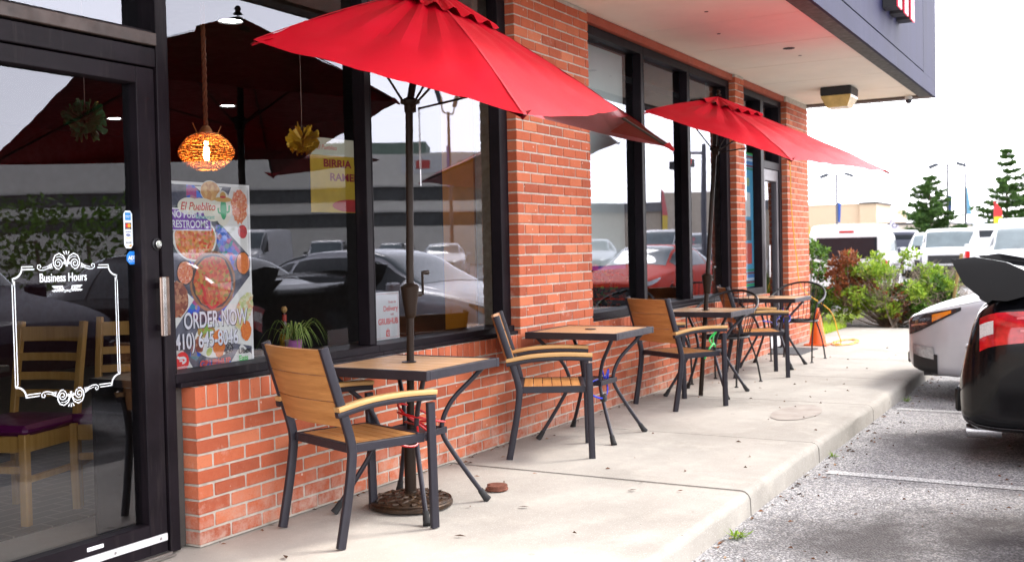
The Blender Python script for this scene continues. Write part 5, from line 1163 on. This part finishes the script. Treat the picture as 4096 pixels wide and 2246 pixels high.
KIND['coupe'] = dict(KIND['sedan'], tail=(.24, .5, 3.6, 4.1), st=[(0, .62, .30, .50, .50, .56), (.03, .74, .26, .58, .58, .66), (.09, .82, .23, .80, .64, .90), (.13, .845, .22, .88, .66, .99), (.26, .88, .21, .93, .69, 1.07)]+[(x, w, .21, zl, wr, zt) for x, w, zb, zl, wr, zt in SEDAN[3:]])
car('parked_car', 'sedan', (10.82, -1.90-4.68, G), R(90), PEARL, 'silvery white sedan parked nose to the kerb beyond the black car', 'car', extra=white_extra, quick=False)
def black_extra(c, Sf, off, patch, both, L, MB):
    REDL = P('tail_glossy_red', (.46, .006, .010), .06, var=.45, vs=14, coat=1); CLR = P('reverse_lamp', (.62, .58, .55), .15, var=.2, vs=120, coat=1); PINK = P('tail_streak', (.70, .12, .12), .15, coat=1)
    for s in (1, -1):
        patch('taillight_cluster', .150, .92, (3.15, 3.28), (4.32, 4.18), REDL, .010, (s,), 16, 8); patch('reverse_light', .153, .23, 3.5, 3.95, CLR, .014, (s,), 4, 5)
        patch('taillight_band', .36, .90, (3.92, 3.86), (4.0, 4.08), PINK, .013, (s,), 10, 3); patch('taillight_band', .38, .90, (3.5, 3.42), (3.56, 3.66), PINK, .013, (s,), 10, 3)
        patch('bumper_seam', .55, .56, .4, 3.1, P('seam_light', (.14, .14, .16), .3), .003, (s,), 1, 10)
        patch('bumper_crease', .05, .62, 1.05, 1.12, P('seam_grey', (.05, .05, .055), .3), .006, (s,), 8, 1)
        MB().tube([(.045, s*.66, .20), (.25, s*.64, .205)], .045, 18).build('exhaust_tip', STEEL, c, smooth=True)
    # tall wing on the boot lid
    m = MB(); n = 30
    def wing(u, v):
        y = (u*2-1)*.80; a = abs(y)/.80; z = 1.215+.045*(1-a*a)+(.0 if a < .86 else (a-.86)*.35); x = .10-.02*(1-a)+.36*v; return Vector((x, y, z-.055*v+.012*sin(pi*v)))
    for o in (0, -.026): m.grid(lambda u, v: wing(u, v)+Vector((0, 0, o*(sin(pi*min(1, v*.9+.05)) if o else 1))), n, 8)
    m.build('wing', BLACK, c, smooth=True)
    for s in (1, -1):
        ply = [(-.02, 1.30), (.12, 1.315), (.30, 1.28), (.52, 1.17), (.50, 1.10), (.30, 1.04), (.16, 1.05), (.05, 1.15)]
        MB().prism(ply, 'y', s*.80, s*.826).build('wing_endplate', BLACK, c)
        MB().prism([(.12, 1.19), (.34, 1.17), (.44, 1.06), (.30, 1.04)], 'y', s*.60, s*.63).build('wing_strut', BLACK, c)
    MB().prism([(.12, 1.05), (.42, 1.13), (.62, 1.085), (.62, 1.06), (.2, 1.0)], 'y', -.66, .66).build('boot_spoiler', BLACK, c)
car('parked_car', 'coupe', (8.00, -2.66, G), R(-90), BLACK, 'glossy black sedan with tall rear wing and red tail lamps backed toward the kerb', 'car', extra=black_extra, quick=False)
car('parked_suv', 'suv', (5.25, -3.38-4.62, G), R(90), BLUE, 'dark blue sedan seen only as a reflection in the entrance door', 'car')
car('parked_car', 'sedan', (23.6, -4.7, G), R(180), REDC, 'orange red hatchback mirrored in the windows past the brick pillar', 'car')
# --- lot straight ahead
BG = 'vehicles in the lot beyond the bushes'
car('parked_van', 'minivan', (24.6, 1.70, G), R(6), WHT, 'white van with its dark rear window turned to us behind the bushes', 'van', BG)
car('parked_suv', 'boxy', (41.2, 1.55, G), R(187), WHT, 'boxy off-roader facing us, pale hood above a black front', 'car', BG, lowcol=NAVY)
car('parked_van', 'van', (41.5, -.75, G), R(184), WHT, 'large white van facing us at the right edge', 'van', BG, scale=.80)
car('pickup_truck', 'pickup', (45.5, 4.05, G), R(8), NAVY, 'dark navy pickup just right of the white van', 'truck', BG)
car('pickup_truck', 'pickup', (56, 2.9, G), R(2), WHT, 'white pickup with dark back window in the middle of the lot', 'truck', BG)
car('pickup_truck', 'pickup', (34.2, -.62, G), R(3), WHT, 'white pickup tail with red lamp and big black tyres by the large van', 'truck', BG)
car('parked_suv', 'suv', (52, 4.35, G), R(184), WHT, 'white crossover behind the dark pickup', 'car', BG)
car('parked_suv', 'suv', (47.5, 2.95, G), R(185), WHT, 'white crossover parked directly behind the boxy off-roader', 'car', BG)
car('parked_car', 'sedan', (48.5, 1.35, G), R(184), WHT, 'white sedan facing us between the off-roader and the big van', 'car', BG)
car('parked_suv', 'suv', (66, 6.3, G), R(90), SILV, 'silver crossover side on in the far row', 'car', BG)
car('parked_suv', 'suv', (66, 2.0, G), R(180), WHT, 'white crossover in the far row left of the flagpole', 'car', BG)
car('parked_suv', 'suv', (28.6, -1.75, G), R(184), WHT, 'white car whose windscreen shows over the black wing at the right edge', 'car', BG)
car('parked_car', 'sedan', (31.5, 4.2, G), R(95), WHT, 'white sedan side on, glimpsed between the wall and the white van', 'car', BG)
car('parked_car', 'sedan', (43.6, .55, G), R(183), WHT, 'white sedan squeezed between the off-roader and the large van', 'car', BG)
car('parked_car', 'sedan', (61, 5.5, G), R(178), SILV, 'silver sedan in the far row behind the dark pickup', 'car', BG)
car('parked_suv', 'suv', (74, 4.4, G), R(184), NAVY, 'dark crossover in the far row below the left pine', 'car', BG)
# --- across the road, seen in the glass
MG = 'vehicles mirrored in the windows'
car('parked_car', 'sedan', (37.6, -20.6, .16), R(150), WHT, 'white luxury sedan mirrored in the second window', 'car', MG)
car('parked_van', 'van', (50, -41, .16), R(160), WHT, 'white high roof van mirrored in the second window', 'van', MG)
car('parked_van', 'van', (43, -38, .16), R(160), WHT, 'white and dark high roof van mirrored in the first window', 'van', MG, lowcol=NAVY)
car('parked_suv', 'boxy', (45.5, -33, .16), R(150), WHT, 'white off-roader mirrored behind the umbrella pole', 'car', MG)
car('parked_suv', 'suv', (58, -38, .16), R(150), GREY, 'grey crossover mirrored at the top right of the second window', 'car', MG)
car('parked_suv', 'suv', (62, -40, .16), R(150), WHT, 'white crossover mirrored beside the orange pier', 'car', MG)
car('parked_car', 'sedan', (36.8, -13.2, .16), R(160), SILV, 'silver sedan mirrored in the film covered window', 'car', MG)
car('parked_van', 'minivan', (44, -13, .16), R(170), WHT, 'white cargo van mirrored in the fourth window', 'van', MG)
car('parked_suv', 'suv', (52, -14, .16), R(170), GREY, 'dark crossover mirrored in the fifth window', 'car', MG)
# ================================================================== PLANTS, FAR BUILDINGS, POLES
def blades(m, c, d, L, w, rnd):
    s = d.orthogonal().normalized(); s = (s*cos(random.random()*6.28)+d.cross(s)*sin(random.random()*6.28)).normalized(); c = Vector(c)
    m.add([c, c+d*L*.5+s*w, c+d*L, c+d*L*.5-s*w], [(0, 1, 2, 3)], rnd)
TWIG = P('twig_bark', (.24, .19, .15), .85, var=.3, vs=30); BARK = P('bark', (.10, .075, .055), .9, var=.3, vs=8)
def rosettes(m, spots, L, w, k, up=.5, rr=(0, 1)):
    for p in spots:
        for _ in range(k):
            d = Vector((random.gauss(0, 1), random.gauss(0, 1), random.gauss(up, .7))).normalized(); blades(m, Vector(p)+d*random.uniform(0, .02), d, L*random.uniform(.6, 1.25), w*random.uniform(.7, 1.3), random.uniform(*rr))
def bush(name, label, loc, rx, ry, h, n, mat, L=.075, w=.016, shape=.55, twigs=16, seed=1, cat='shrub', k=9, clump=24):
    random.seed(seed); c = empty(name, loc); tag(c, label, cat, 'shrubs beyond the walk'); st = MB(); spots = []
    cl = [(random.uniform(-1, 1), random.uniform(-1, 1), random.uniform(.18, 1)) for _ in range(clump*3)]; cl = [q for q in cl if q[0]**2+q[1]**2+((q[2]-.4)/.62)**2 < 1.05][:clump]
    for q in cl:
        ce = Vector((q[0]*rx, q[1]*ry, q[2]*h)); r0 = random.uniform(.10, .22)
        for _ in range(n//clump):
            d = Vector((random.gauss(0, 1), random.gauss(0, 1), random.gauss(.2, .8))).normalized(); spots.append(ce+d*r0*random.random()**.4)
        st.tube(smoothpath([(random.uniform(-.12, .12), random.uniform(-.12, .12), 0), ce*.5+Vector((0, 0, -.06)), ce], 4), [.014-.011*i/8 for i in range(9)], 5)
    m = MB(); rosettes(m, spots, L, w, k); m.build('foliage', mat, c)
    for _ in range(twigs):
        a = random.random()*6.28; e = random.uniform(.3, 1.2); d = Vector((cos(a)*cos(e)*rx*1.25, sin(a)*cos(e)*ry*1.25, sin(e)*h*1.02)); p = [Vector((0, 0, 0)), d*.45+Vector((random.gauss(0, .06), random.gauss(0, .06), .04)), d]
        st.tube(smoothpath(p, 4), [.012-.0105*i/8 for i in range(9)], 4)
        for _ in range(5):
            t = random.uniform(.5, 1); b = p[1].lerp(d, t); st.tube([b, b+Vector((random.gauss(0, .1), random.gauss(0, .1), random.uniform(.02, .16)))], [.004, .0012], 3)
    st.build('stems', TWIG, c); return c
DKG = m_leaf('leaf_dark_green', (.025, .075, .010), (.13, .26, .03)); LTG = m_leaf('leaf_light_green', (.10, .22, .015), (.42, .56, .07)); RST = m_leaf('leaf_rust', (.13, .035, .014), (.36, .12, .05))
bush('shrub', 'dark green shrub against the end pillar', (17.3, .75, -.05), .6, .6, 1.42, 560, DKG, seed=11, twigs=6, clump=26)
bush('shrub', 'wide light green shrub with bare twisted branches in the middle of the bed', (17.6, -.45, -.05), 1.0, .95, 1.12, 1150, LTG, seed=12, twigs=120, clump=46)
bush('shrub', 'rust brown dying shrub between the dark and the light green ones', (17.15, .12, .30), .34, .34, .85, 240, RST, seed=13, twigs=10, clump=10, L=.07)
bush('shrub', 'low dark green shrub by the white car with one rust coloured spray', (17.35, -.95, -.05), .5, .5, .80, 420, DKG, seed=14, twigs=16, clump=20)
bush('shrub', 'small rust coloured spray low in the light green shrub', (16.9, -.62, -.05), .16, .16, .62, 22, RST, seed=15, twigs=4, clump=5)
bush('shrub', 'loose twiggy bare shrub at the right of the bed', (17.9, -1.15, -.05), .5, .45, .95, 40, LTG, seed=16, twigs=120, clump=8)
random.seed(21)
o = MB().cbox((0, 0, .62), (.026, .022, .62), .004).build('wooden_stake', m_wood('stake_wood', (.22, .15, .05), (.36, .26, .10), 2)); o.location = (17.3, -1.33, -.13); o.rotation_euler = (R(10), 0, 0); tag(o, 'slanted plain wooden stake standing behind the white car', 'stake')
def pine(label, loc, h, spread, seed):
    random.seed(seed); t = empty('pine_tree', loc); tag(t, label, 'tree', 'pines beyond the lot')
    tr = MB().tube([(0, 0, 0), (.05, .02, h*.5), (0, 0, h*.98)], [.16, .10, .02], 8); m = MB(); z = h*.14; 
    while z < h*.98:
        f = 1-(z/h); R0 = spread*(f**.75)*random.uniform(.75, 1.1)+.15; nb = random.randint(4, 6); a0 = random.random()*6.28
        for k in range(nb):
            if random.random() < .18: continue
            a = a0+k*6.28/nb+random.gauss(0, .2); Lb = R0*random.uniform(.45, 1.25); d = Vector((cos(a), sin(a), 0)); tip = Vector((0, 0, z))+d*Lb+Vector((0, 0, Lb*(.10+.30*(z/h))))
            tr.tube([(0, 0, z), tip], [.03, .008], 4); cnt = int(14+Lb*24)
            for _ in range(cnt):
                q = random.uniform(.25, 1.05); p = Vector((0, 0, z)).lerp(tip, q)+Vector((random.gauss(0, .13), random.gauss(0, .13), random.gauss(.03, .07)))*(.5+Lb*.35)
                for _ in range(7):
                    dd = (d*.7+Vector((random.gauss(0, .7), random.gauss(0, .7), random.gauss(.45, .5)))).normalized(); blades(m, p, dd, random.uniform(.2, .45), .045, random.random())
        z += h*random.uniform(.045, .075)
    tr.build('trunk', BARK, t); m.build('crown', m_leaf('pine_needles', (.015, .055, .014), (.11, .21, .04)), t)
random.seed(3)
pine('pine tree left of the parking lot lamp', (108, 11.6, -.1), 7.6, 3.3, 31); pine('taller pine tree at the right edge', (104, 4.6, -.1), 9.6, 3.6, 32)
def far_things():
    TAN = P('stucco_tan', (.60, .46, .32), .85, var=.04, vs=.3); BRN = P('stucco_brown', (.30, .20, .15), .85, var=.04, vs=.3); CAP = P('roof_cap', (.06, .055, .06), .7); DW = P('shop_glass', (.04, .06, .12), .15)
    b = empty('shop_building', (150, 30, 0)); tag(b, 'low tan shop building with corner tower beyond the lot', 'building')
    def bp(m, n, mat): o = m.build(n, mat, b); o.location = -Vector((150, 30, 0)); return o
    bp(MB().box(140, 175, 24.5, 70, 3.0, 6.3), 'upper_wall', TAN); bp(MB().box(140.2, 174, 24.7, 70, -.1, 3.0), 'lower_wall', BRN); bp(MB().box(139.9, 140, 24.4, 70, 6.15, 6.32), 'cornice', P('cornice_tan', (.66, .52, .38), .8))
    bp(MB().box(139.5, 150, 22.4, 24.45, -.1, 6.2), 'tower', TAN); bp(MB().box(139.2, 150.3, 22.1, 24.47, 6.2, 6.42), 'tower_cap', CAP)
    bp(MB().box(139.8, 170, 14.5, 22.35, -.1, 3.4), 'low_wing', P('stucco_pale', (.66, .58, .50), .85, var=.04, vs=.3)); bp(MB().box(139.6, 170, 14.3, 22.38, 3.4, 3.7), 'wing_cap', CAP)
    for y0, y1, z0, z1 in ((25.5, 29.6, 1.0, 2.3), (31.5, 34, .2, 2.3), (16.5, 17.7, 1.0, 2.2), (36, 48, .3, 2.4)): bp(MB().box(139.72 if y0 < 23 else 140.1, 140.25, y0, y1, z0, z1), 'shop_window', DW)
    bp(MB().lathe([(.0, -.02), (.28, -.02), (.28, .1)], (139.95, 31.5, 4.5), 16, 'x'), 'wall_sign', P('sign_brown', (.35, .22, .16), .7))
    def lamp(label, x, y, h, grp, heads=2, flag=None):
        l = empty('street_lamp', (x, y, G)); tag(l, label, 'street lamp', grp); PC = P('pole_grey', (.10, .10, .12), .5, .4)
        MB().lathe([(.19, 0), (.18, .4), (.13, .5), (.11, h)], (0, 0, 0), 12).build('pole', PC, l, smooth=True)
        for s in (-1, 1): MB().tube(smoothpath([(0, 0, h-.15), (0, s*.45, h+.05), (0, s*1.0, h+.02)], 4), .05, 6).build('bracket', PC, l); MB().cbox((0, s*1.25, h-.10), (.35, .46, .16), .08, Matrix.Rotation(s*-.35, 3, 'X')).build('lamp_head', P('lamp_head_grey', (.07, .08, .10), .5), l)
        if flag:
            for (z0, z1, w, cname, cc) in flag: MB().grid(lambda u, v: Vector((.02+.02*sin(v*5), -.08-w*u*(1-.35*(1-v)), z0+(z1-z0)*v-.1*u)), 4, 8).build('pennant', P(cname, cc, .6), l)
    lamp('twin headed lot lamp above the tan shop', 112, 21.2, 8.5, 'lot lamps', flag=((3.6, 5.6, .35, 'flag_blue', (.03, .10, .42)),))
    lamp('twin headed lot lamp at the pine tree', 110, 10.3, 8.8, 'lot lamps', flag=((4.0, 5.8, .35, 'flag_navy', (.02, .06, .30)),))
    f = empty('flag_pole', (110, 8.7, G)); tag(f, 'thin flagpole with a pale blue pennant between the pines', 'flagpole'); MB().lathe([(.13, 0), (.09, 9.2), (.14, 9.25), (0, 9.35)], (0, 0, 0), 10).build('pole', P('pole_grey', (.10, .10, .12), .5, .4), f)
    MB().grid(lambda u, v: Vector((.03*sin(v*6), -.06-.5*u*(1-.7*v), 3.9+2.6*v-.05*u)), 4, 10).build('pennant', P('flag_sky', (.22, .50, .72), .6), f)
    def feather(label, x, y, z1, w, c0, c1, words):
        f = empty('feather_flag', (x, y, G)); tag(f, label, 'flag', 'feather flags'); MB().tube([(0, .0, 0), (0, .0, z1*.9), (0, -.2, z1)], .025, 6).build('pole', BLK, f)
        m0, m1 = MB(), MB()
        def fl(u, v): return Vector((.03*sin(v*7), -w*u*(1 if v < .8 else max(.12, 1-(v-.8)*4.2))-.03, .9+(z1-.9)*v))
        m0.grid(lambda u, v: fl(u, v*.66), 4, 10); m1.grid(lambda u, v: fl(u, .66+v*.34), 4, 8); m0.build('banner_lower', P('feather_%d%d' % (c0[0]*99, c0[2]*99), c0, .6), f); m1.build('banner_upper', P('feather_%d%d' % (c1[0]*99, c1[2]*99), c1, .6), f)
        for i, ch in enumerate(words): text(ch, w*.8, (-.06, -.1-w*.12, z1*.80-i*w*.85), BLK if c0[0] > .5 else P('print_violet', (.2, .12, .5), .5), f, 1, rz=-pi/2)
    feather('yellow feather flag with red edge by the end pillar', 70, 14.45, 3.0, .75, (.80, .50, .06), (.75, .30, .05), '')
    feather('white feather flag with violet letters O K right of the white van', 90, 12.2, 3.2, .7, (.72, .70, .78), (.60, .58, .72), 'OK')
    feather('red topped yellow feather flag before the taller pine', 84, 3.95, 4.2, .55, (.82, .58, .02), (.72, .03, .03), '')
    # distant bank of buildings and hedge at the lot's far edge
    b = empty('far_office', (260, 10, 0)); tag(b, 'pale distant office block between the pines', 'building'); PW = P('far_white', (.62, .66, .72), .8)
    for y0, y1, h in ((13, 19, 4.6), (20.5, 25, 5.4), (8, 12.5, 7.5)): o = MB().box(255, 265, y0, y1, -.1, h).build('wall', PW, b); o.location = (-260, -10, 0)
    random.seed(44)
    for lab, x, y, ln, h, sd in (('clipped green hedge along the far edge of the lot', 118, 8, 9, 1.9, 5), ('pale green hedge in front of the tan shop', 122, 22, 4, 2.2, 6)):
        c = empty('hedge', (x, y, G)); tag(c, lab, 'hedge', 'far hedges'); m = MB()
        for _ in range(1500):
            p = Vector((random.gauss(0, .5), random.uniform(-ln/2, ln/2), random.random()**.7*h)); d = Vector((random.gauss(0, 1), random.gauss(0, 1), random.gauss(.4, .7))).normalized(); blades(m, p, d, .32, .10, random.random())
        m.build('foliage', LTG, c)
far_things()
def mirrored_side():
    CB = P('office_concrete', (.80, .78, .71), .85, var=.07, vs=.5); WB = P('office_glass', (.10, .105, .105), .6, var=.3, vs=.6, spec=.15); MUL = P('office_mullion', (.08, .08, .08), .6)
    rz = R(60); b = empty('office_building', (74, -50, 0), rz); tag(b, 'long pale concrete office block across the road, seen mirrored in the glass', 'building')
    MB().box(-120, 17, -14, 0, -.2, 9.7).build('wall', CB, b)
    for z0 in (3.55, 5.7):
        MB().box(-119.5, 16.5, .0, .06, z0-.0, z0+1.15).build('window_band', WB, b); MB().box(-120, 17, .0, .35, z0+1.15, z0+1.32).build('ledge', P('ledge_pale', (.58, .57, .53), .8), b)
        m = MB()
        for k in range(86): m.box(-119+k*1.58, -118.9+k*1.58, .061, .12, z0+.01, z0+1.14)
        m.build('mullions', MUL, b)
    MB().box(-9, 3, -9, -3, 9.7, 11.0).build('rooftop_plant', P('plant_green', (.16, .22, .18), .7), b); MB().box(3.2, 9, -9, -3, 9.7, 10.0).build('roof_screen', MUL, b)
    MB().box(1.2, 16.5, .02, .08, 8.0, 9.5).build('sign_board', P('signboard_white', (.72, .72, .72), .6), b)
    for wd, xx in (('NOW LEASING', 13.0),): text(wd, 1.05, (xx, .1, 8.3), P('sign_grey', (.22, .22, .24), .6), b, 1.0, rz=pi, ext=.01, bold=.01)
    MB().box(2.4, 3.6, .09, .11, 8.4, 9.1).build('sign_mark', P('sign_mark_red', (.6, .08, .07), .6), b)
    # grassy median with kerb
    A0, A1, B0, B1 = Vector((14, 4, 0)), Vector((62, -50, 0)), Vector((21, 1, 0)), Vector((78, -54, 0))
    A0, A1, B0, B1 = Vector((24.5, -6.5, 0)), Vector((29, -27, 0)), Vector((31.5, -6.8, 0)), Vector((34.3, -27, 0))
    struct(MB().box(34.6, 160, -95, -6.0, -.4, .15).build('street', ASPH))
    struct(MB().prism([(A0.x, A0.y), (B0.x, B0.y), (B1.x, B1.y), (A1.x, A1.y)], 'z', -.14, .08).build('median_kerb', P('kerb_stone', (.36, .33, .29), .9)))
    k = .35; C = (A0+A1+B0+B1)/4; q = [p+(C-p).normalized()*k*1.4 for p in (A0, B0, B1, A1)]
    struct(MB().prism([(p.x, p.y) for p in q], 'z', -.1, .11).build('median_grass', m_grass('median_turf', (.14, .25, .03), (.24, .38, .05))))
    l = empty('street_lamp', (58, -33.5, G)); tag(l, 'tall twin arm lot lamp mirrored behind the umbrella pole', 'street lamp'); PC = P('pole_grey', (.10, .10, .12), .5, .4)
    MB().lathe([(.13, 0), (.09, 10.4)], (0, 0, 0), 12).build('pole', PC, l, smooth=True)
    for s in (-1, 1): MB().tube(smoothpath([(0, 0, 10.3), (s*.55, 0, 10.35), (s*.75, 0, 10.8)], 4), .05, 6).build('bracket', PC, l); MB().cbox((s*1.0, 0, 11.3), (.12, .14, .55), .05, Matrix.Rotation(s*.5, 3, 'Y')).build('lamp_head', P('lamp_head_grey', (.07, .08, .10), .5), l)
    MB().box(-.25, .0, -.05, .05, 5.6, 8.2).build('pole_banner', P('flag_blue', (.03, .10, .42), .6), l)
    for lab, x, y in (('globe lamp mirrored left of the pair', 78, -50), ('globe lamp mirrored right of the pair', 80.5, -47)):
        l = empty('globe_lamp', (x, y, G)); tag(l, lab, 'street lamp', 'globe lamps'); MB().tube([(0, 0, 0), (0, 0, 3.9)], .06, 8).tube([(0, 0, 3.8), (-1.0, 0, 3.8), (-1.0, 0, 4.1)], .05, 6).build('pole', PC, l); MB().lathe([(.0, 0), (.32, .14), (.42, .42), (.32, .7), (0, .84)], (-1.0, 0, 4.0), 20).build('globe', P('globe_white', (.8, .8, .8), .3), l, smooth=True)
    random.seed(5); c = empty('hedge', (12.5, -14.5, G), R(10)); tag(c, 'tall dark hedge mirrored in the entrance door', 'hedge'); m = MB()
    for _ in range(5200):
        p = Vector((random.uniform(-6.5, 5), random.gauss(0, .5), random.random()**.6*2.45*(1+.08*sin(random.random()*9)))); d = Vector((random.gauss(0, 1), random.gauss(.3, 1), random.gauss(.4, .7))).normalized(); blades(m, p, d, .16, .045, random.random())
    m.build('foliage', DKG, c); m = MB()
    for k in range(12): m.tube([(-6+k, 0, 0), (-6+k+random.uniform(-.3, .3), 0, 1.8)], .04, 5)
    m.build('stems', TWIG, c)
    o = MB().lathe([(.17, 0), (.15, 2), (.14, 4.45), (.0, 4.46)], (0, 0, 0), 14).build('wooden_pole', BARK, smooth=True); o.location = (9.9, -12.4, G); tag(o, 'cut off brown timber pole mirrored at the left of the door', 'pole')
    c = empty('traffic_cone', (21.6, -6.4, G)); tag(c, 'white banded orange cone mirrored low in the film covered window', 'cone'); OR = P('cone_orange', (.78, .12, .012), .45, var=.1)
    MB().cbox((0, 0, .015), (.18, .18, .014), .006).build('base', OR, c); MB().lathe([(.135, .028), (.026, .71), (.0, .71)], (0, 0, 0), 24).build('body', OR, c, smooth=True); MB().lathe([(.106, .22), (.071, .42)], (0, 0, 0), 24).build('band', WHITE, c, smooth=True)
    b = empty('shop_building', (72, -34, 0), R(60)); tag(b, 'beige shop with grey roof band mirrored in the fourth and fifth windows', 'building')
    MB().box(0, 20, -14, 0, -.2, 4.0).build('wall', P('stucco_beige', (.62, .54, .44), .85), b); MB().box(-.2, 20.2, -14, .25, 4.0, 4.7).build('roof_band', P('roof_grey', (.22, .22, .23), .7), b); MB().box(9, 14, -.2, .5, -.2, 5.4).build('entry_bay', P('stucco_beige', (.62, .54, .44), .85), b)
    f = empty('feather_flag', (50, -15.8, G)); tag(f, 'red and yellow feather flag mirrored in the fourth window', 'flag', 'feather flags'); MB().tube([(0, 0, 0), (0, 0, 4.2)], .03, 6).build('pole', BLK, f)
    MB().box(.03, .8, -.01, .01, .9, 3.0).build('banner_lower', P('feather_sun', (.82, .58, .02), .6), f); MB().prism([(.03, 3.0), (.8, 3.0), (.35, 4.2), (.03, 4.3)], 'y', -.01, .01).build('banner_upper', P('print_red', (.62, .035, .045), .45), f)
    t = empty('traffic_signal', (46, -12.2, G)); tag(t, 'traffic signal showing red mirrored beside the far umbrella pole', 'traffic signal'); MB().lathe([(.14, 0), (.1, 6)], (0, 0, 0), 10).tube([(0, 0, 5.6), (4.2, -3.0, 6.1)], .07, 8).build('pole', PC, t)
    for x in (2.2, 3.8): MB().cbox((x, -x*.714, 5.4), (.55, .2, .2), .04).build('signal_box', BLK, t); MB().lathe([(.0, .0), (.16, .0), (.16, .06)], (x-.32, -x*.714+.2, 5.4), 14, 'y').build('red_lamp', P('signal_red', (.8, .02, .02), .4, em=(1, .03, .02), ems=6), t)
mirrored_side()
